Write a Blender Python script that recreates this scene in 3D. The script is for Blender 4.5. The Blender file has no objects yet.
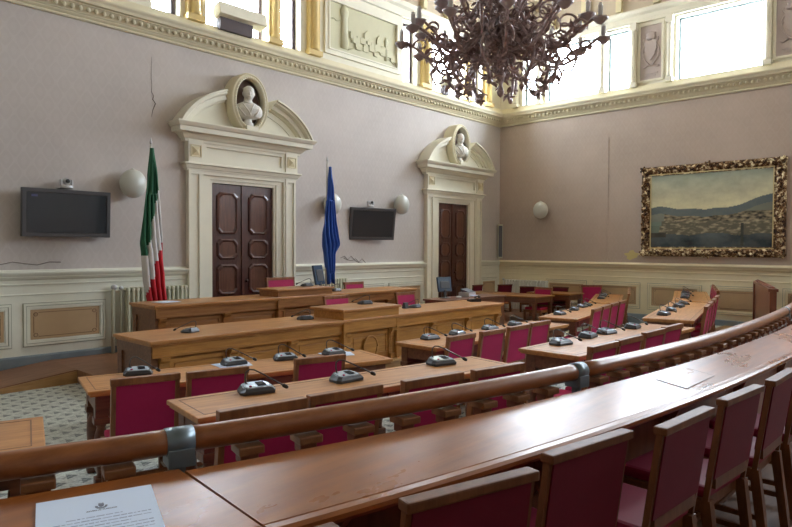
import bpy, bmesh, math, random
from mathutils import Vector, Matrix
random.seed(7)
PI = math.pi
S = bpy.context.scene
C = S.collection
R = math.radians

# ------------------------------------------------------------------ materials
def mat(name, col, rough=.6, metal=0., spec=.5, coat=0., coat_rough=.1):
    m = bpy.data.materials.new(name); m.use_nodes = True
    b = m.node_tree.nodes['Principled BSDF']
    b.inputs['Base Color'].default_value = (*col, 1)
    b.inputs['Roughness'].default_value = rough
    b.inputs['Metallic'].default_value = metal
    b.inputs['Specular IOR Level'].default_value = spec
    b.inputs['Coat Weight'].default_value = coat
    b.inputs['Coat Roughness'].default_value = coat_rough
    return m
def N(m, t, **kw):
    n = m.node_tree.nodes.new(t)
    for k, v in kw.items():
        if k in n.inputs: n.inputs[k].default_value = v
        else: setattr(n, k, v)
    return n
def L(m, a, b): m.node_tree.links.new(a, b)
def bsdf(m): return m.node_tree.nodes['Principled BSDF']
def coords(m, scale=(1, 1, 1), loc=(0, 0, 0), rot=(0, 0, 0)):
    tc = N(m, 'ShaderNodeTexCoord'); mp = N(m, 'ShaderNodeMapping')
    mp.inputs['Scale'].default_value = scale; mp.inputs['Location'].default_value = loc; mp.inputs['Rotation'].default_value = rot
    L(m, tc.outputs['Object'], mp.inputs['Vector']); return mp.outputs['Vector']
def math_(m, op, a, b=None, clamp=False):
    n = N(m, 'ShaderNodeMath', operation=op); n.use_clamp = clamp
    for i, v in enumerate((a, b)):
        if v is None: continue
        if isinstance(v, (int, float)): n.inputs[i].default_value = v
        else: L(m, v, n.inputs[i])
    return n.outputs[0]
def ramp(m, fac, stops):
    r = N(m, 'ShaderNodeValToRGB'); e = r.color_ramp.elements
    while len(e) < len(stops): e.new(.5)
    for el, (p, c) in zip(e, stops): el.position = p; el.color = (*c, 1)
    L(m, fac, r.inputs['Fac']); return r.outputs['Color']
def mix(m, fac, a, b):
    n = N(m, 'ShaderNodeMix'); n.data_type = 'RGBA'
    for s, v in ((n.inputs[0], fac), (n.inputs[6], a), (n.inputs[7], b)):
        if isinstance(v, (int, float)): s.default_value = v
        elif isinstance(v, tuple): s.default_value = (*v, 1)
        else: L(m, v, s)
    return n.outputs[2]
def bump(m, h, strength=.2, dist=.01):
    b = N(m, 'ShaderNodeBump'); b.inputs['Strength'].default_value = strength; b.inputs['Distance'].default_value = dist
    L(m, h, b.inputs['Height']); L(m, b.outputs['Normal'], bsdf(m).inputs['Normal'])
def noise(m, vec, scale, detail=4, rough=.6):
    n = N(m, 'ShaderNodeTexNoise'); n.inputs['Scale'].default_value = scale; n.inputs['Detail'].default_value = detail
    n.inputs['Roughness'].default_value = rough
    L(m, vec, n.inputs['Vector']); return n.outputs['Fac']
def wood(name, c0, c1, rough=.35, sc=(1.2, 14, 14), coat=.15, wear=None, bmp=True):
    m = mat(name, c1, rough, coat=coat, coat_rough=.2)
    v = coords(m, sc)
    f = noise(m, v, 2.2, 7, .65)
    c = ramp(m, f, [(.32, c0), (.68, c1)])
    f2 = noise(m, coords(m, (.9, .9, .9)), 1.6, 3)
    c = mix(m, math_(m, 'MULTIPLY', math_(m, 'SUBTRACT', f2, .35, True), .9, True), c, tuple(x*.8 for x in c0))
    if wear:
        f3 = noise(m, coords(m, (.5, 1.0, 1)), 1.6, 5, .6)
        c = mix(m, ramp(m, f3, [(.5, (0, 0, 0)), (.8, (.4, .4, .4))]), c, wear)
        rr = ramp(m, f3, [(.4, (rough,)*3), (.7, (rough+.12,)*3)])
        L(m, rr, bsdf(m).inputs['Roughness'])
    L(m, c, bsdf(m).inputs['Base Color']); 
    if bmp: bump(m, f, .03, .002)
    return m

def wallpaper(name, axis, base, lite):
    m = mat(name, base, .75, spec=.25)
    tc = N(m, 'ShaderNodeTexCoord'); sp = N(m, 'ShaderNodeSeparateXYZ'); L(m, tc.outputs['Object'], sp.inputs[0])
    u = sp.outputs[axis]; z = sp.outputs[2]
    nv = noise(m, tc.outputs['Object'], 9, 3)
    cu = math_(m, 'COSINE', math_(m, 'MULTIPLY', u, 2*PI/.22)); cz = math_(m, 'COSINE', math_(m, 'MULTIPLY', z, 2*PI/.34))
    s = math_(m, 'ADD', cu, cz)
    band = math_(m, 'LESS_THAN', math_(m, 'ABSOLUTE', s), .3)
    core = math_(m, 'GREATER_THAN', math_(m, 'ABSOLUTE', s), 1.45)
    fig = math_(m, 'ADD', band, math_(m, 'MULTIPLY', core, .6), True)
    fig = math_(m, 'MULTIPLY', fig, math_(m, 'MULTIPLY', nv, .28))
    big = noise(m, tc.outputs['Object'], .55, 5, .6)
    b2 = mix(m, ramp(m, big, [(.35, (0, 0, 0)), (.7, (1, 1, 1))]), tuple(x*.88 for x in base), tuple(x*1.05 for x in base))
    L(m, mix(m, fig, b2, lite), bsdf(m).inputs['Base Color'])
    fine = noise(m, tc.outputs['Object'], 60, 2)
    bump(m, fine, .12, .004)
    return m

M = {}
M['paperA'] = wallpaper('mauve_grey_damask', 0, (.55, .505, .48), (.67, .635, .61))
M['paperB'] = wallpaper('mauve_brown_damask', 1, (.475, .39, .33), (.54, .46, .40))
def plaster(name, col, amt=.1, rough=.6):
    m = mat(name, col, rough, spec=.3)
    f = noise(m, coords(m), 1.7, 8, .7)
    L(m, mix(m, f, tuple(c*(1-amt*1.6) for c in col), tuple(min(1, c*(1+amt*.6)) for c in col)), bsdf(m).inputs['Base Color'])
    bump(m, noise(m, coords(m), 40, 3), .1, .003)
    return m
M['cream'] = plaster('cream_paint', (.80, .77, .64))
M['corn'] = plaster('ochre_cornice', (.75, .69, .50), .14)
M['wainsB'] = plaster('cream_wainscot_ochre', (.84, .76, .54))
M['cream2'] = plaster('ochre_cream_paint', (.72, .64, .42))
M['wains'] = plaster('pale_cream_wainscot', (.78, .78, .67))
M['groove'] = plaster('grey_green_groove', (.36, .36, .28))
M['tan'] = plaster('tan_panel', (.52, .36, .205), .15)
M['tanline'] = mat('brown_stencil', (.24, .14, .07), .6)
M['marble'] = plaster('blue_grey_marble', (.27, .33, .37), .35, .35)
M['ceil'] = plaster('beige_ceiling', (.55, .47, .36))
M['brownpanel'] = plaster('mauve_relief', (.47, .40, .37), .15)
M['relief'] = plaster('olive_relief', (.60, .58, .40), .12)
M['bust'] = plaster('bust_plaster', (.74, .73, .68), .08)
M['niche'] = plaster('niche_brown', (.20, .13, .10), .2)
M['doorwood'] = wood('dark_walnut_door', (.045, .014, .010), (.12, .042, .028), .32, (12, 12, 1.2), .3)
M['doorpanel'] = wood('walnut_panel', (.075, .026, .014), (.19, .075, .04), .32, (12, 12, 1.2), .3)
M['oak'] = wood('golden_oak', (.34, .145, .030), (.56, .28, .07), .4, coat=.0)
M['oak2'] = wood('brown_oak', (.22, .085, .02), (.40, .18, .05), .4, coat=.0)
M['oaktop'] = wood('golden_oak_top', (.34, .14, .035), (.56, .27, .085), .36, (1.2, 9, 9), .05)
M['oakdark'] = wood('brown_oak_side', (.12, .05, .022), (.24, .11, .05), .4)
M['desktop'] = wood('desk_top_oak', (.38, .155, .04), (.60, .29, .09), .36, (1.3, 10, 10), .05)
M['deskwood'] = wood('desk_mahogany', (.10, .035, .018), (.22, .085, .04), .38)
M['counter'] = wood('counter_walnut', (.20, .055, .009), (.37, .12, .020), .30, (.6, 7, .2), .0, bmp=False)
m = M['counter']; bsdf(m).inputs['Specular IOR Level'].default_value = .5
L(m, ramp(m, noise(m, coords(m, (1, 2.2, .2)), 1.6, 5, .6), [(.25, (.24,)*3), (.80, (.36,)*3)]), bsdf(m).inputs['Roughness'])
M['rail'] = wood('rail_varnished', (.20, .065, .018), (.35, .13, .04), .33, (2, 9, 9), .1)
M['chairwood'] = wood('chair_walnut', (.17, .06, .022), (.34, .14, .05), .38, (9, 9, 2), .05)
M['galwood'] = wood('gallery_shade_wood', (.09, .03, .010), (.19, .07, .026), .45, (9, 9, 2), 0)  # chair wood again, with the gallery's shade darkened into its colour
M['galwood'].node_tree.nodes['Principled BSDF'].inputs['Specular IOR Level'].default_value = .25
M['capwood'] = wood('baluster_cap', (.22, .09, .035), (.38, .18, .08), .32, (6, 6, 6), .2)
M['reddish'] = wood('red_brown_wood', (.16, .05, .025), (.28, .10, .05), .4, (8, 8, 1.5))
M['platform'] = wood('platform_boards', (.20, .085, .04), (.33, .16, .085), .45, (1.2, 6, 6))
M['plat_side'] = wood('platform_riser', (.33, .17, .06), (.52, .30, .12), .45, (1.2, 8, 8))
M['darkfloor'] = wood('gallery_boards', (.09, .038, .014), (.19, .09, .035), .65, (1, 6, 6))
def leather(name, col):
    m = mat(name, col, .6, spec=.2)
    f = noise(m, coords(m), 6, 5)
    L(m, mix(m, f, tuple(c*.8 for c in col), tuple(c*1.15 for c in col)), bsdf(m).inputs['Base Color'])
    bump(m, noise(m, coords(m), 90, 2), .15, .002); return m
M['red'] = leather('crimson_leather', (.40, .018, .095))
M['maroon_shade'] = leather('maroon_shade_leather', (.13, .008, .022))  # crimson leather with the dimness of the gallery put into the colour
M['galseat'] = leather('gallery_seat_shade', (.22, .012, .04))  # crimson seat, colour lowered to carry the gallery shade
M['redseat'] = leather('crimson_seat', (.42, .02, .08))
M['black'] = mat('black_plastic', (.015, .016, .018), .35)
M['unit'] = mat('dark_grey_plastic', (.045, .05, .058), .4)
M['unittop'] = mat('sky_sheen_plastic', (.46, .55, .64), .17, metal=.3)  # window reflection on the plate is lightened into this base colour
M['neck'] = mat('gooseneck_metal', (.10, .09, .085), .3, metal=.8)
M['screen'] = mat('tv_glass', (.035, .04, .046), .18, spec=.6)
M['bezel'] = mat('tv_bezel', (.085, .085, .09), .35, metal=.3)
M['silver'] = mat('silver_plastic', (.55, .56, .57), .3, metal=.3)
M['white'] = mat('white_plastic', (.82, .84, .82), .3)
M['globe'] = mat('opal_glass', (.56, .58, .53), .35, coat=.2)
M['paper'] = mat('white_paper', (.66, .76, .92), .7)
M['ink'] = mat('grey_ink', (.18, .20, .26), .7)
M['radiator'] = plaster('ivory_enamel', (.60, .60, .46), .08, .4)
M['radwhite'] = mat('white_enamel', (.85, .86, .80), .4)
M['gilt'] = mat('shaded_gilt', (.42, .27, .10), .38, metal=.6)
f = noise(M['gilt'], coords(M['gilt']), 11, 3, .7)
L(M['gilt'], ramp(M['gilt'], f, [(.40, (.03, .016, .012)), (.52, (.20, .10, .035)), (.62, (.80, .70, .46))]), bsdf(M['gilt']).inputs['Base Color'])  # ramp paints dark gaps and bright highlights into the gilding
M['giltline'] = mat('gilt_line', (.62, .52, .28), .35, metal=.5)
M['goldcol'] = plaster('gilded_ochre', (.70, .53, .22), .15, .45)
M['iron'] = mat('bronze_iron', (.055, .038, .036), .4, metal=.1)
M['cup'] = mat('drip_pan_pewter', (.40, .34, .34), .4, metal=.2)
f = noise(M['iron'], coords(M['iron']), 14, 4)
L(M['iron'], ramp(M['iron'], f, [(.35, (.17, .11, .10)), (.65, (.50, .37, .35))]), bsdf(M['iron']).inputs['Base Color'])
M['candle'] = mat('candle_sleeve', (.82, .82, .80), .35)
M['grey_metal'] = mat('blue_grey_steel', (.17, .22, .25), .32, metal=.4)
M['green'] = mat('flag_green', (.02, .12, .06), .8)
M['flagwhite'] = mat('flag_white', (.72, .72, .72), .8)
M['flagred'] = mat('flag_red', (.55, .015, .03), .75)
M['flagblue'] = mat('flag_blue', (.025, .10, .42), .75)
M['pole'] = mat('pole_grey', (.5, .5, .48), .4)
M['darkframe'] = mat('dark_window_frame', (.05, .03, .035), .5)
M['bluescreen'] = mat('monitor_blue', (.03, .06, .11), .25)
M['brass'] = mat('glint_knob', (.75, .72, .68), .25, metal=.3)  # pale colour for the balls that imitate glints by the balusters
M['crack'] = mat('crack_dark', (.22, .19, .17), .9)
M['stain'] = mat('stain', (.58, .50, .22), .8)

# floor: mosaic of pale hexagonal tumbling blocks with dark motifs
m = mat('mosaic_tiles', (.5, .52, .47), .5, spec=.4); M['tile'] = m
tc = N(m, 'ShaderNodeTexCoord'); mp = N(m, 'ShaderNodeMapping'); L(m, tc.outputs['Object'], mp.inputs[0]); mp.inputs['Rotation'].default_value = (0, 0, R(14))
sp = N(m, 'ShaderNodeSeparateXYZ'); L(m, mp.outputs[0], sp.inputs[0])
def frac_cell(u, p, off=0.):
    return math_(m, 'SUBTRACT', math_(m, 'MULTIPLY', math_(m, 'FRACT', math_(m, 'ADD', math_(m, 'DIVIDE', u, p), off)), 2.), 1.)
row = math_(m, 'FLOOR', math_(m, 'DIVIDE', sp.outputs[1], .15))
shift = math_(m, 'MULTIPLY', row, .5)
cx = math_(m, 'SUBTRACT', math_(m, 'MULTIPLY', math_(m, 'FRACT', math_(m, 'ADD', math_(m, 'DIVIDE', sp.outputs[0], .19), shift)), 2.), 1.)
cy = frac_cell(sp.outputs[1], .15)
dia = math_(m, 'ADD', math_(m, 'ABSOLUTE', cx), math_(m, 'ABSOLUTE', cy))
f1 = math_(m, 'LESS_THAN', dia, .85)
vert = math_(m, 'GREATER_THAN', cx, -.05)
ch = N(m, 'ShaderNodeTexChecker'); ch.inputs['Scale'].default_value = 34; L(m, mp.outputs[0], ch.inputs['Vector'])
dark = math_(m, 'MULTIPLY', f1, math_(m, 'ADD', math_(m, 'MULTIPLY', vert, .55), math_(m, 'MULTIPLY', ch.outputs['Fac'], .35)))
nz = noise(m, mp.outputs[0], 26, 4, .8)
base = mix(m, ramp(m, nz, [(.35, (0, 0, 0)), (.65, (1, 1, 1))]), (.44, .48, .45), (.80, .84, .78))
L(m, mix(m, dark, base, (.10, .13, .13)), bsdf(m).inputs['Base Color'])

# window glass
m = bpy.data.materials.new('clear_glass'); m.use_nodes = True; nt = m.node_tree; nt.nodes.clear()
o_ = nt.nodes.new('ShaderNodeOutputMaterial'); mx = nt.nodes.new('ShaderNodeMixShader'); mx.inputs[0].default_value = .06
tr = nt.nodes.new('ShaderNodeBsdfTransparent'); tr.inputs[0].default_value = (.96, .98, 1, 1); gl = nt.nodes.new('ShaderNodeBsdfGlossy'); gl.inputs['Roughness'].default_value = .03
nt.links.new(tr.outputs[0], mx.inputs[1]); nt.links.new(gl.outputs[0], mx.inputs[2]); nt.links.new(mx.outputs[0], o_.inputs[0]); M['glass'] = m

# painted picture: the colour of each dab of paint is stored on the canvas mesh
m = mat('oil_paint', (.5, .5, .4), .5); a = N(m, 'ShaderNodeVertexColor'); a.layer_name = 'paint'
nz = noise(m, coords(m), 9, 6)
L(m, mix(m, math_(m, 'MULTIPLY', math_(m, 'SUBTRACT', nz, .4, True), .6, True), a.outputs['Color'], (.22, .2, .14)), bsdf(m).inputs['Base Color']); M['paint'] = m

# ------------------------------------------------------------------ mesh builder
class MB:
    k = 5
    def __init__(s): s.bm = bmesh.new(); s.T = Matrix.Identity(4); s.mi = 0
    def _add(s, verts, faces, smooth=False):
        vs = [s.bm.verts.new(s.T @ Vector(v)) for v in verts]
        out = []
        for f in faces:
            try:
                fc = s.bm.faces.new([vs[i] for i in f]); fc.smooth = smooth; fc.material_index = s.mi; out.append(fc)
            except ValueError: pass
        return vs, out
    def box(s, x0, x1, y0, y1, z0, z1, bev=0):
        MB.k = (MB.k*37+11) % 101; e_ = 6e-6*MB.k; x0 -= e_; x1 += e_*.9; y0 -= e_*.8; y1 += e_; z0 -= e_*.5; z1 += e_*.7
        v = [(x0,y0,z0),(x1,y0,z0),(x1,y1,z0),(x0,y1,z0),(x0,y0,z1),(x1,y0,z1),(x1,y1,z1),(x0,y1,z1)]
        f = [(0,3,2,1),(4,5,6,7),(0,1,5,4),(1,2,6,5),(2,3,7,6),(3,0,4,7)]
        vs, fs = s._add(v, f)
        if bev:
            es = list({e for q in fs for e in q.edges})
            r = bmesh.ops.bevel(s.bm, geom=es, offset=bev, segments=2, profile=.6, affect='EDGES')
            for q in r['faces']: q.material_index = s.mi
        return s
    def frustum(s, x0, x1, y0, y1, z0, X0, X1, Y0, Y1, z1):
        v = [(x0,y0,z0),(x1,y0,z0),(x1,y1,z0),(x0,y1,z0),(X0,Y0,z1),(X1,Y0,z1),(X1,Y1,z1),(X0,Y1,z1)]
        s._add(v, [(0,3,2,1),(4,5,6,7),(0,1,5,4),(1,2,6,5),(2,3,7,6),(3,0,4,7)]); return s
    def tube(s, pts, r, n=8, caps=True, sm=True):
        pts = [Vector(p) for p in pts]; k = len(pts)
        rs = r if isinstance(r, (list, tuple)) else [r]*k
        t0 = (pts[1]-pts[0]).normalized()
        up = Vector((0,0,1)) if abs(t0.z) < .9 else Vector((1,0,0))
        u = t0.cross(up).normalized(); verts = []; 
        for i, p in enumerate(pts):
            t = ((pts[min(i+1,k-1)]-pts[max(i-1,0)])).normalized()
            u = (u - t*u.dot(t)).normalized(); w = t.cross(u)
            for j in range(n):
                a = 2*PI*j/n; verts.append(p + (u*math.cos(a)+w*math.sin(a))*rs[i])
        faces = [(i*n+j, i*n+(j+1)%n, (i+1)*n+(j+1)%n, (i+1)*n+j) for i in range(k-1) for j in range(n)]
        if caps: faces += [tuple(range(n))[::-1], tuple((k-1)*n+j for j in range(n))]
        s._add(verts, faces, sm); return s
    def lathe(s, prof, c=(0,0,0), n=16, sx=1, sy=1, sm=True, ax='z'):
        verts = []
        for r, z in prof:
            for j in range(n):
                a = 2*PI*j/n; q = (r*sx*math.cos(a), r*sy*math.sin(a), z)
                if ax == 'y': q = (q[0], -q[2], q[1])
                if ax == 'x': q = (q[2], q[0], q[1])
                verts.append((c[0]+q[0], c[1]+q[1], c[2]+q[2]))
        k = len(prof)
        faces = [(i*n+j, i*n+(j+1)%n, (i+1)*n+(j+1)%n, (i+1)*n+j) for i in range(k-1) for j in range(n)]
        faces += [tuple(range(n))[::-1], tuple((k-1)*n+j for j in range(n))]
        s._add(verts, faces, sm); return s
    def ball(s, c, rx, ry=None, rz=None, n=12):
        ry = rx if ry is None else ry; rz = rx if rz is None else rz; h = n//2
        prof = [(max(math.sin(PI*i/h), 1e-3), -math.cos(PI*i/h)) for i in range(h+1)]
        verts = [(c[0]+r*rx*math.cos(2*PI*j/n), c[1]+r*ry*math.sin(2*PI*j/n), c[2]+z*rz) for r, z in prof for j in range(n)]
        faces = [(i*n+j, i*n+(j+1)%n, (i+1)*n+(j+1)%n, (i+1)*n+j) for i in range(h) for j in range(n)]
        faces += [tuple(range(n))[::-1], tuple(h*n+j for j in range(n))]
        s._add(verts, faces, True); return s
    def prism(s, poly, ax, a0, a1, sm=False):
        def P(p, a):
            return {'x': (a, p[0], p[1]), 'y': (p[0], a, p[1]), 'z': (p[0], p[1], a)}[ax]
        n = len(poly); v = [P(p, a0) for p in poly] + [P(p, a1) for p in poly]
        f = [tuple(range(n))[::-1], tuple(range(n, 2*n))] + [(i, (i+1)%n, n+(i+1)%n, n+i) for i in range(n)]
        s._add(v, f, sm); return s
    def loft(s, rows, closed=False, sm=True):
        n = len(rows[0]); v = [p for r in rows for p in r]
        m_ = n if closed else n-1
        f = [(i*n+j, i*n+(j+1)%n, (i+1)*n+(j+1)%n, (i+1)*n+j) for i in range(len(rows)-1) for j in range(m_)]
        s._add(v, f, sm); return s
    def build(s, name, mt, parent=None, kind=None):
        bmesh.ops.recalc_face_normals(s.bm, faces=s.bm.faces)
        me = bpy.data.meshes.new(name); s.bm.to_mesh(me); s.bm.free()
        for q in (mt if isinstance(mt, (list, tuple)) else [mt]): me.materials.append(q)
        o = bpy.data.objects.new(name, me); C.objects.link(o)
        if parent: o.parent = parent
        if kind: o['kind'] = kind
        return o
def at(T): b = MB(); b.T = T; return b
def tag(o, label=None, cat=None, group=None, kind=None):
    for k, v in (('label', label), ('category', cat), ('group', group), ('kind', kind)):
        if v: o[k] = v
    return o
def empty(name, loc=(0,0,0), rz=0., **kw):
    o = bpy.data.objects.new(name, None); C.objects.link(o); o.location = loc; o.rotation_euler = (0,0,rz); o.empty_display_size = .1
    return tag(o, **kw)
def copy_tree(o, parent=None):
    c = o.copy(); C.objects.link(c)
    if parent: c.parent = parent
    for ch in [k for k in ALLCH(o)]: copy_tree(ch, c)
    return c
def ALLCH(o): return list(o.children)
def struct(name, b, m): return b.build(name, m, None, 'structure')

# ------------------------------------------------------------------ room shell
XW, YW, H = -20.0, -15.5, 8.3      # far ends of the room, ceiling height
ZC = 5.60                          # top of the lower cornice
def wall_cells(b, axis, u0, u1, z0, z1, t0, t1, holes):
    us = sorted({u0, u1, *[h[0] for h in holes], *[h[1] for h in holes]}); zs = sorted({z0, z1, *[h[2] for h in holes], *[h[3] for h in holes]})
    for i in range(len(us)-1):
        for j in range(len(zs)-1):
            cu, cz = (us[i]+us[i+1])/2, (zs[j]+zs[j+1])/2
            if any(h[0] < cu < h[1] and h[2] < cz < h[3] for h in holes): continue
            if axis == 'x': b.box(us[i], us[i+1], t0, t1, zs[j], zs[j+1])
            else: b.box(t0, t1, us[i], us[i+1], zs[j], zs[j+1])
D1, D2 = -8.47, -2.16   # door centres on the left wall
doors = [(D1-.66, D1+.66, .18, 2.98), (D2-.62, D2+.62, .18, 2.98)]
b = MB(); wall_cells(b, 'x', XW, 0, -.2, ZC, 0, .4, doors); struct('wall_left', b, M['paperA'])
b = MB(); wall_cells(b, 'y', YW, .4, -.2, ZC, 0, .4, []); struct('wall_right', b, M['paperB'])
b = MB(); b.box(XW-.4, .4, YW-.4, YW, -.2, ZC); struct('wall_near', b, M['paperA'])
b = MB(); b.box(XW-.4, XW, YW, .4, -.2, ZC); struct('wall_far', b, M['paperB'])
WZ0, WZ1 = 5.74, 7.18
def bay(c): return [(c-1.72, c-1.22), (c-.62, c+.66), (c+.98, c+1.46)]
winsA = []
for c in (D1-.12-6.3, D1-.12, D2-.22): winsA += bay(c)
winsA[-1] = (-1.42, -.90)
winsA = [(-10.20, -9.70) if abs(a+10.28) < .05 else (a, z) for a, z in winsA]
winsB = [(-1.12, -.72), (-2.98, -1.42), (-3.70, -3.10), (-6.55, -4.78), (-8.3, -7.7), (-10.6, -8.7), (-12.9, -11.1), (-14.8, -13.4)]
holesA = [(a, z, WZ0, WZ1) for a, z in winsA]; holesB = [(a, z, WZ0, WZ1) for a, z in winsB]
b = MB(); wall_cells(b, 'x', XW, 0, ZC, H, 0, .4, holesA); struct('wall_left_upper', b, M['cream'])
b = MB(); wall_cells(b, 'y', YW, .4, ZC, H, 0, .4, holesB); struct('wall_right_upper', b, M['cream'])
winsC = []
b = MB(); wall_cells(b, 'x', XW-.4, .4, ZC, H, YW-.4, YW, [(a, z, WZ0, WZ1) for a, z in winsC]); struct('wall_near_upper', b, M['cream'])
winsD = []
b = MB(); wall_cells(b, 'y', YW, .4, ZC, H, XW-.4, XW, [(a, z, WZ0, WZ1) for a, z in winsD]); struct('wall_far_upper', b, M['cream'])
b = MB(); b.box(XW-.4, .4, YW-.4, .4, H, H+.2)
for k in range(9): b.box(XW, 0, -1.2-1.8*k, -1.0-1.8*k, H-.16, H)
struct('ceiling', b, M['ceil'])
b = MB(); b.box(XW-.4, .4, YW-.4, .4, -.2, 0); struct('floor', b, M['tile'])

# window frames, panes and daylight portals
PORT = 22.0
def portal(loc, rot, sx, sy):
    l = bpy.data.lights.new('daylight', 'AREA'); l.shape = 'RECTANGLE'; l.size = sx; l.size_y = sy; l.cycles.is_portal = True
    o = bpy.data.objects.new('daylight_portal', l); C.objects.link(o); o.location = loc; o.rotation_euler = rot
wn = 0
for side, lst in (('A', winsA), ('B', winsB), ('C', winsC), ('D', winsD)):
    for a, z in lst:
        wn += 1; w = z-a; cu = (a+z)/2; hz = WZ1-WZ0
        if side == 'A': T = Matrix.Translation((cu, .22, 0)); pr, pl = (R(90), 0, R(180)), (cu, .38, (WZ0+WZ1)/2)
        elif side == 'B': T = Matrix.Translation((.22, cu, 0)) @ Matrix.Rotation(R(-90), 4, 'Z'); pr, pl = (R(90), 0, R(90)), (.38, cu, (WZ0+WZ1)/2)
        elif side == 'C': T = Matrix.Translation((cu, YW-.22, 0)) @ Matrix.Rotation(R(180), 4, 'Z'); pr, pl = (R(90), 0, 0), (cu, YW-.38, (WZ0+WZ1)/2)
        else: T = Matrix.Translation((XW-.22, cu, 0)) @ Matrix.Rotation(R(90), 4, 'Z'); pr, pl = (R(90), 0, R(-90)), (XW-.38, cu, (WZ0+WZ1)/2)
        root = empty(f'window_{wn}', kind='structure'); root.matrix_world = T
        f_ = .075 if side == 'A' else .05; b = MB(); hw = w/2
        b.box(-hw, -hw+f_, -.05, .05, WZ0, WZ1); b.box(hw-f_, hw, -.05, .05, WZ0, WZ1); b.box(-hw, hw, -.05, .05, WZ0, WZ0+f_); b.box(-hw, hw, -.05, .05, WZ1-f_, WZ1)
        b.build('window_frame', M['darkframe'] if side == 'A' else M['grey_metal'], root, 'structure')
        b = MB(); b.box(-hw+f_, hw-f_, -.004, .004, WZ0+f_, WZ1-f_); b.build('window_pane', M['glass'], root, 'structure')
        portal(pl, pr, w, hz)

# lower cornice (egg and dart) and upper entablature, swept round the room
def corn_prof(): # (distance from wall, z)
    return [(0,5.24),(.035,5.245),(.045,5.262),(.035,5.28),(.02,5.285),(.05,5.31),(.06,5.33),(.075,5.335),(.10,5.40),(.135,5.435),(.15,5.44),(.15,5.455),(.205,5.46),(.22,5.50),(.245,5.53),(.25,5.545),(.25,5.56),(.12,5.585),(.10,5.63),(.06,5.72),(0,5.72)]
def sweep_wall(b, prof, sides='ABCD'):
    if 'A' in sides: b.prism([(-d, z) for d, z in prof], 'x', XW, 0)
    if 'B' in sides: b.prism([(-d, z) for d, z in prof], 'y', YW, 0)
    if 'C' in sides: b.prism([(YW+d, z) for d, z in prof], 'x', XW, 0)
    if 'D' in sides: b.prism([(XW+d, z) for d, z in prof], 'y', YW, 0)
b = MB(); sweep_wall(b, corn_prof())
x = -14.0
while x < -.15: b.ball((x, -.115, 5.395), .036, .03, .04, 8); x += .115
y = -.18
while y > -8.2: b.ball((-.115, y, 5.395), .03, .036, .04, 8); y -= .115
struct('trim_1', b, M['corn'])
b = MB(); sweep_wall(b, [(0,7.22),(.05,7.23),(.06,7.30),(.04,7.31),(.05,7.40),(.12,7.44),(.16,7.50),(.16,7.53),(.02,7.56),(0,7.56)]); struct('trim_2', b, M['cream'])
b = MB()
for k in range(14):
    xx = -.75-.9*k
    b.box(xx-.07, xx+.07, -.14, 0, 7.58, H-.17)
    if k < 9: b.box(-.14, 0, -.75-.9*k-.07, -.75-.9*k+.07, 7.58, H-.17)
struct('trim_3', b, M['cream2'])
b = MB(); b.box(XW, 0, -.03, 0, 7.57, H); b.box(-.03, 0, YW, 0, 7.57, H); struct('trim_4', b, M['ceil'])

# pilasters / half columns between the windows
b = MB(); g = MB()
def col_at(b, axis, u, r=.10, w=.20, mi=0):
    if axis == 'x':
        b.box(u-w/2-.03, u+w/2+.03, -.16, 0, 5.70, 5.80); b.box(u-w/2, u+w/2, -.10, 0, 5.8, 7.05); b.box(u-w/2-.03, u+w/2+.03, -.16, 0, 7.05, 7.22)
        b.lathe([(r*1.15,5.8),(r*1.15,5.85),(r,5.88),(r,6.98),(r*1.15,7.0),(r*1.15,7.05)], (u, -.09, 0), 16)
    else:
        b.box(-.16, 0, u-w/2-.03, u+w/2+.03, 5.70, 5.80); b.box(-.10, 0, u-w/2, u+w/2, 5.8, 7.05); b.box(-.16, 0, u-w/2-.03, u+w/2+.03, 7.05, 7.22)
        b.lathe([(r*1.15,5.8),(r*1.15,5.85),(r,5.88),(r,6.98),(r*1.15,7.0),(r*1.15,7.05)], (-.09, u, 0), 16)
for u in (-9.47, -7.82, -6.84, -3.34, -1.62, -.70, -15.4, -13.8): col_at(g, 'x', u, .085, .27)
struct('trim_5', g, M['goldcol'])
for u in (-1.28, -3.04, -.55, -3.82, -4.66, -6.66, -7.6): col_at(b, 'y', u, .06, .10)
struct('trim_6', b, M['cream'])
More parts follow.
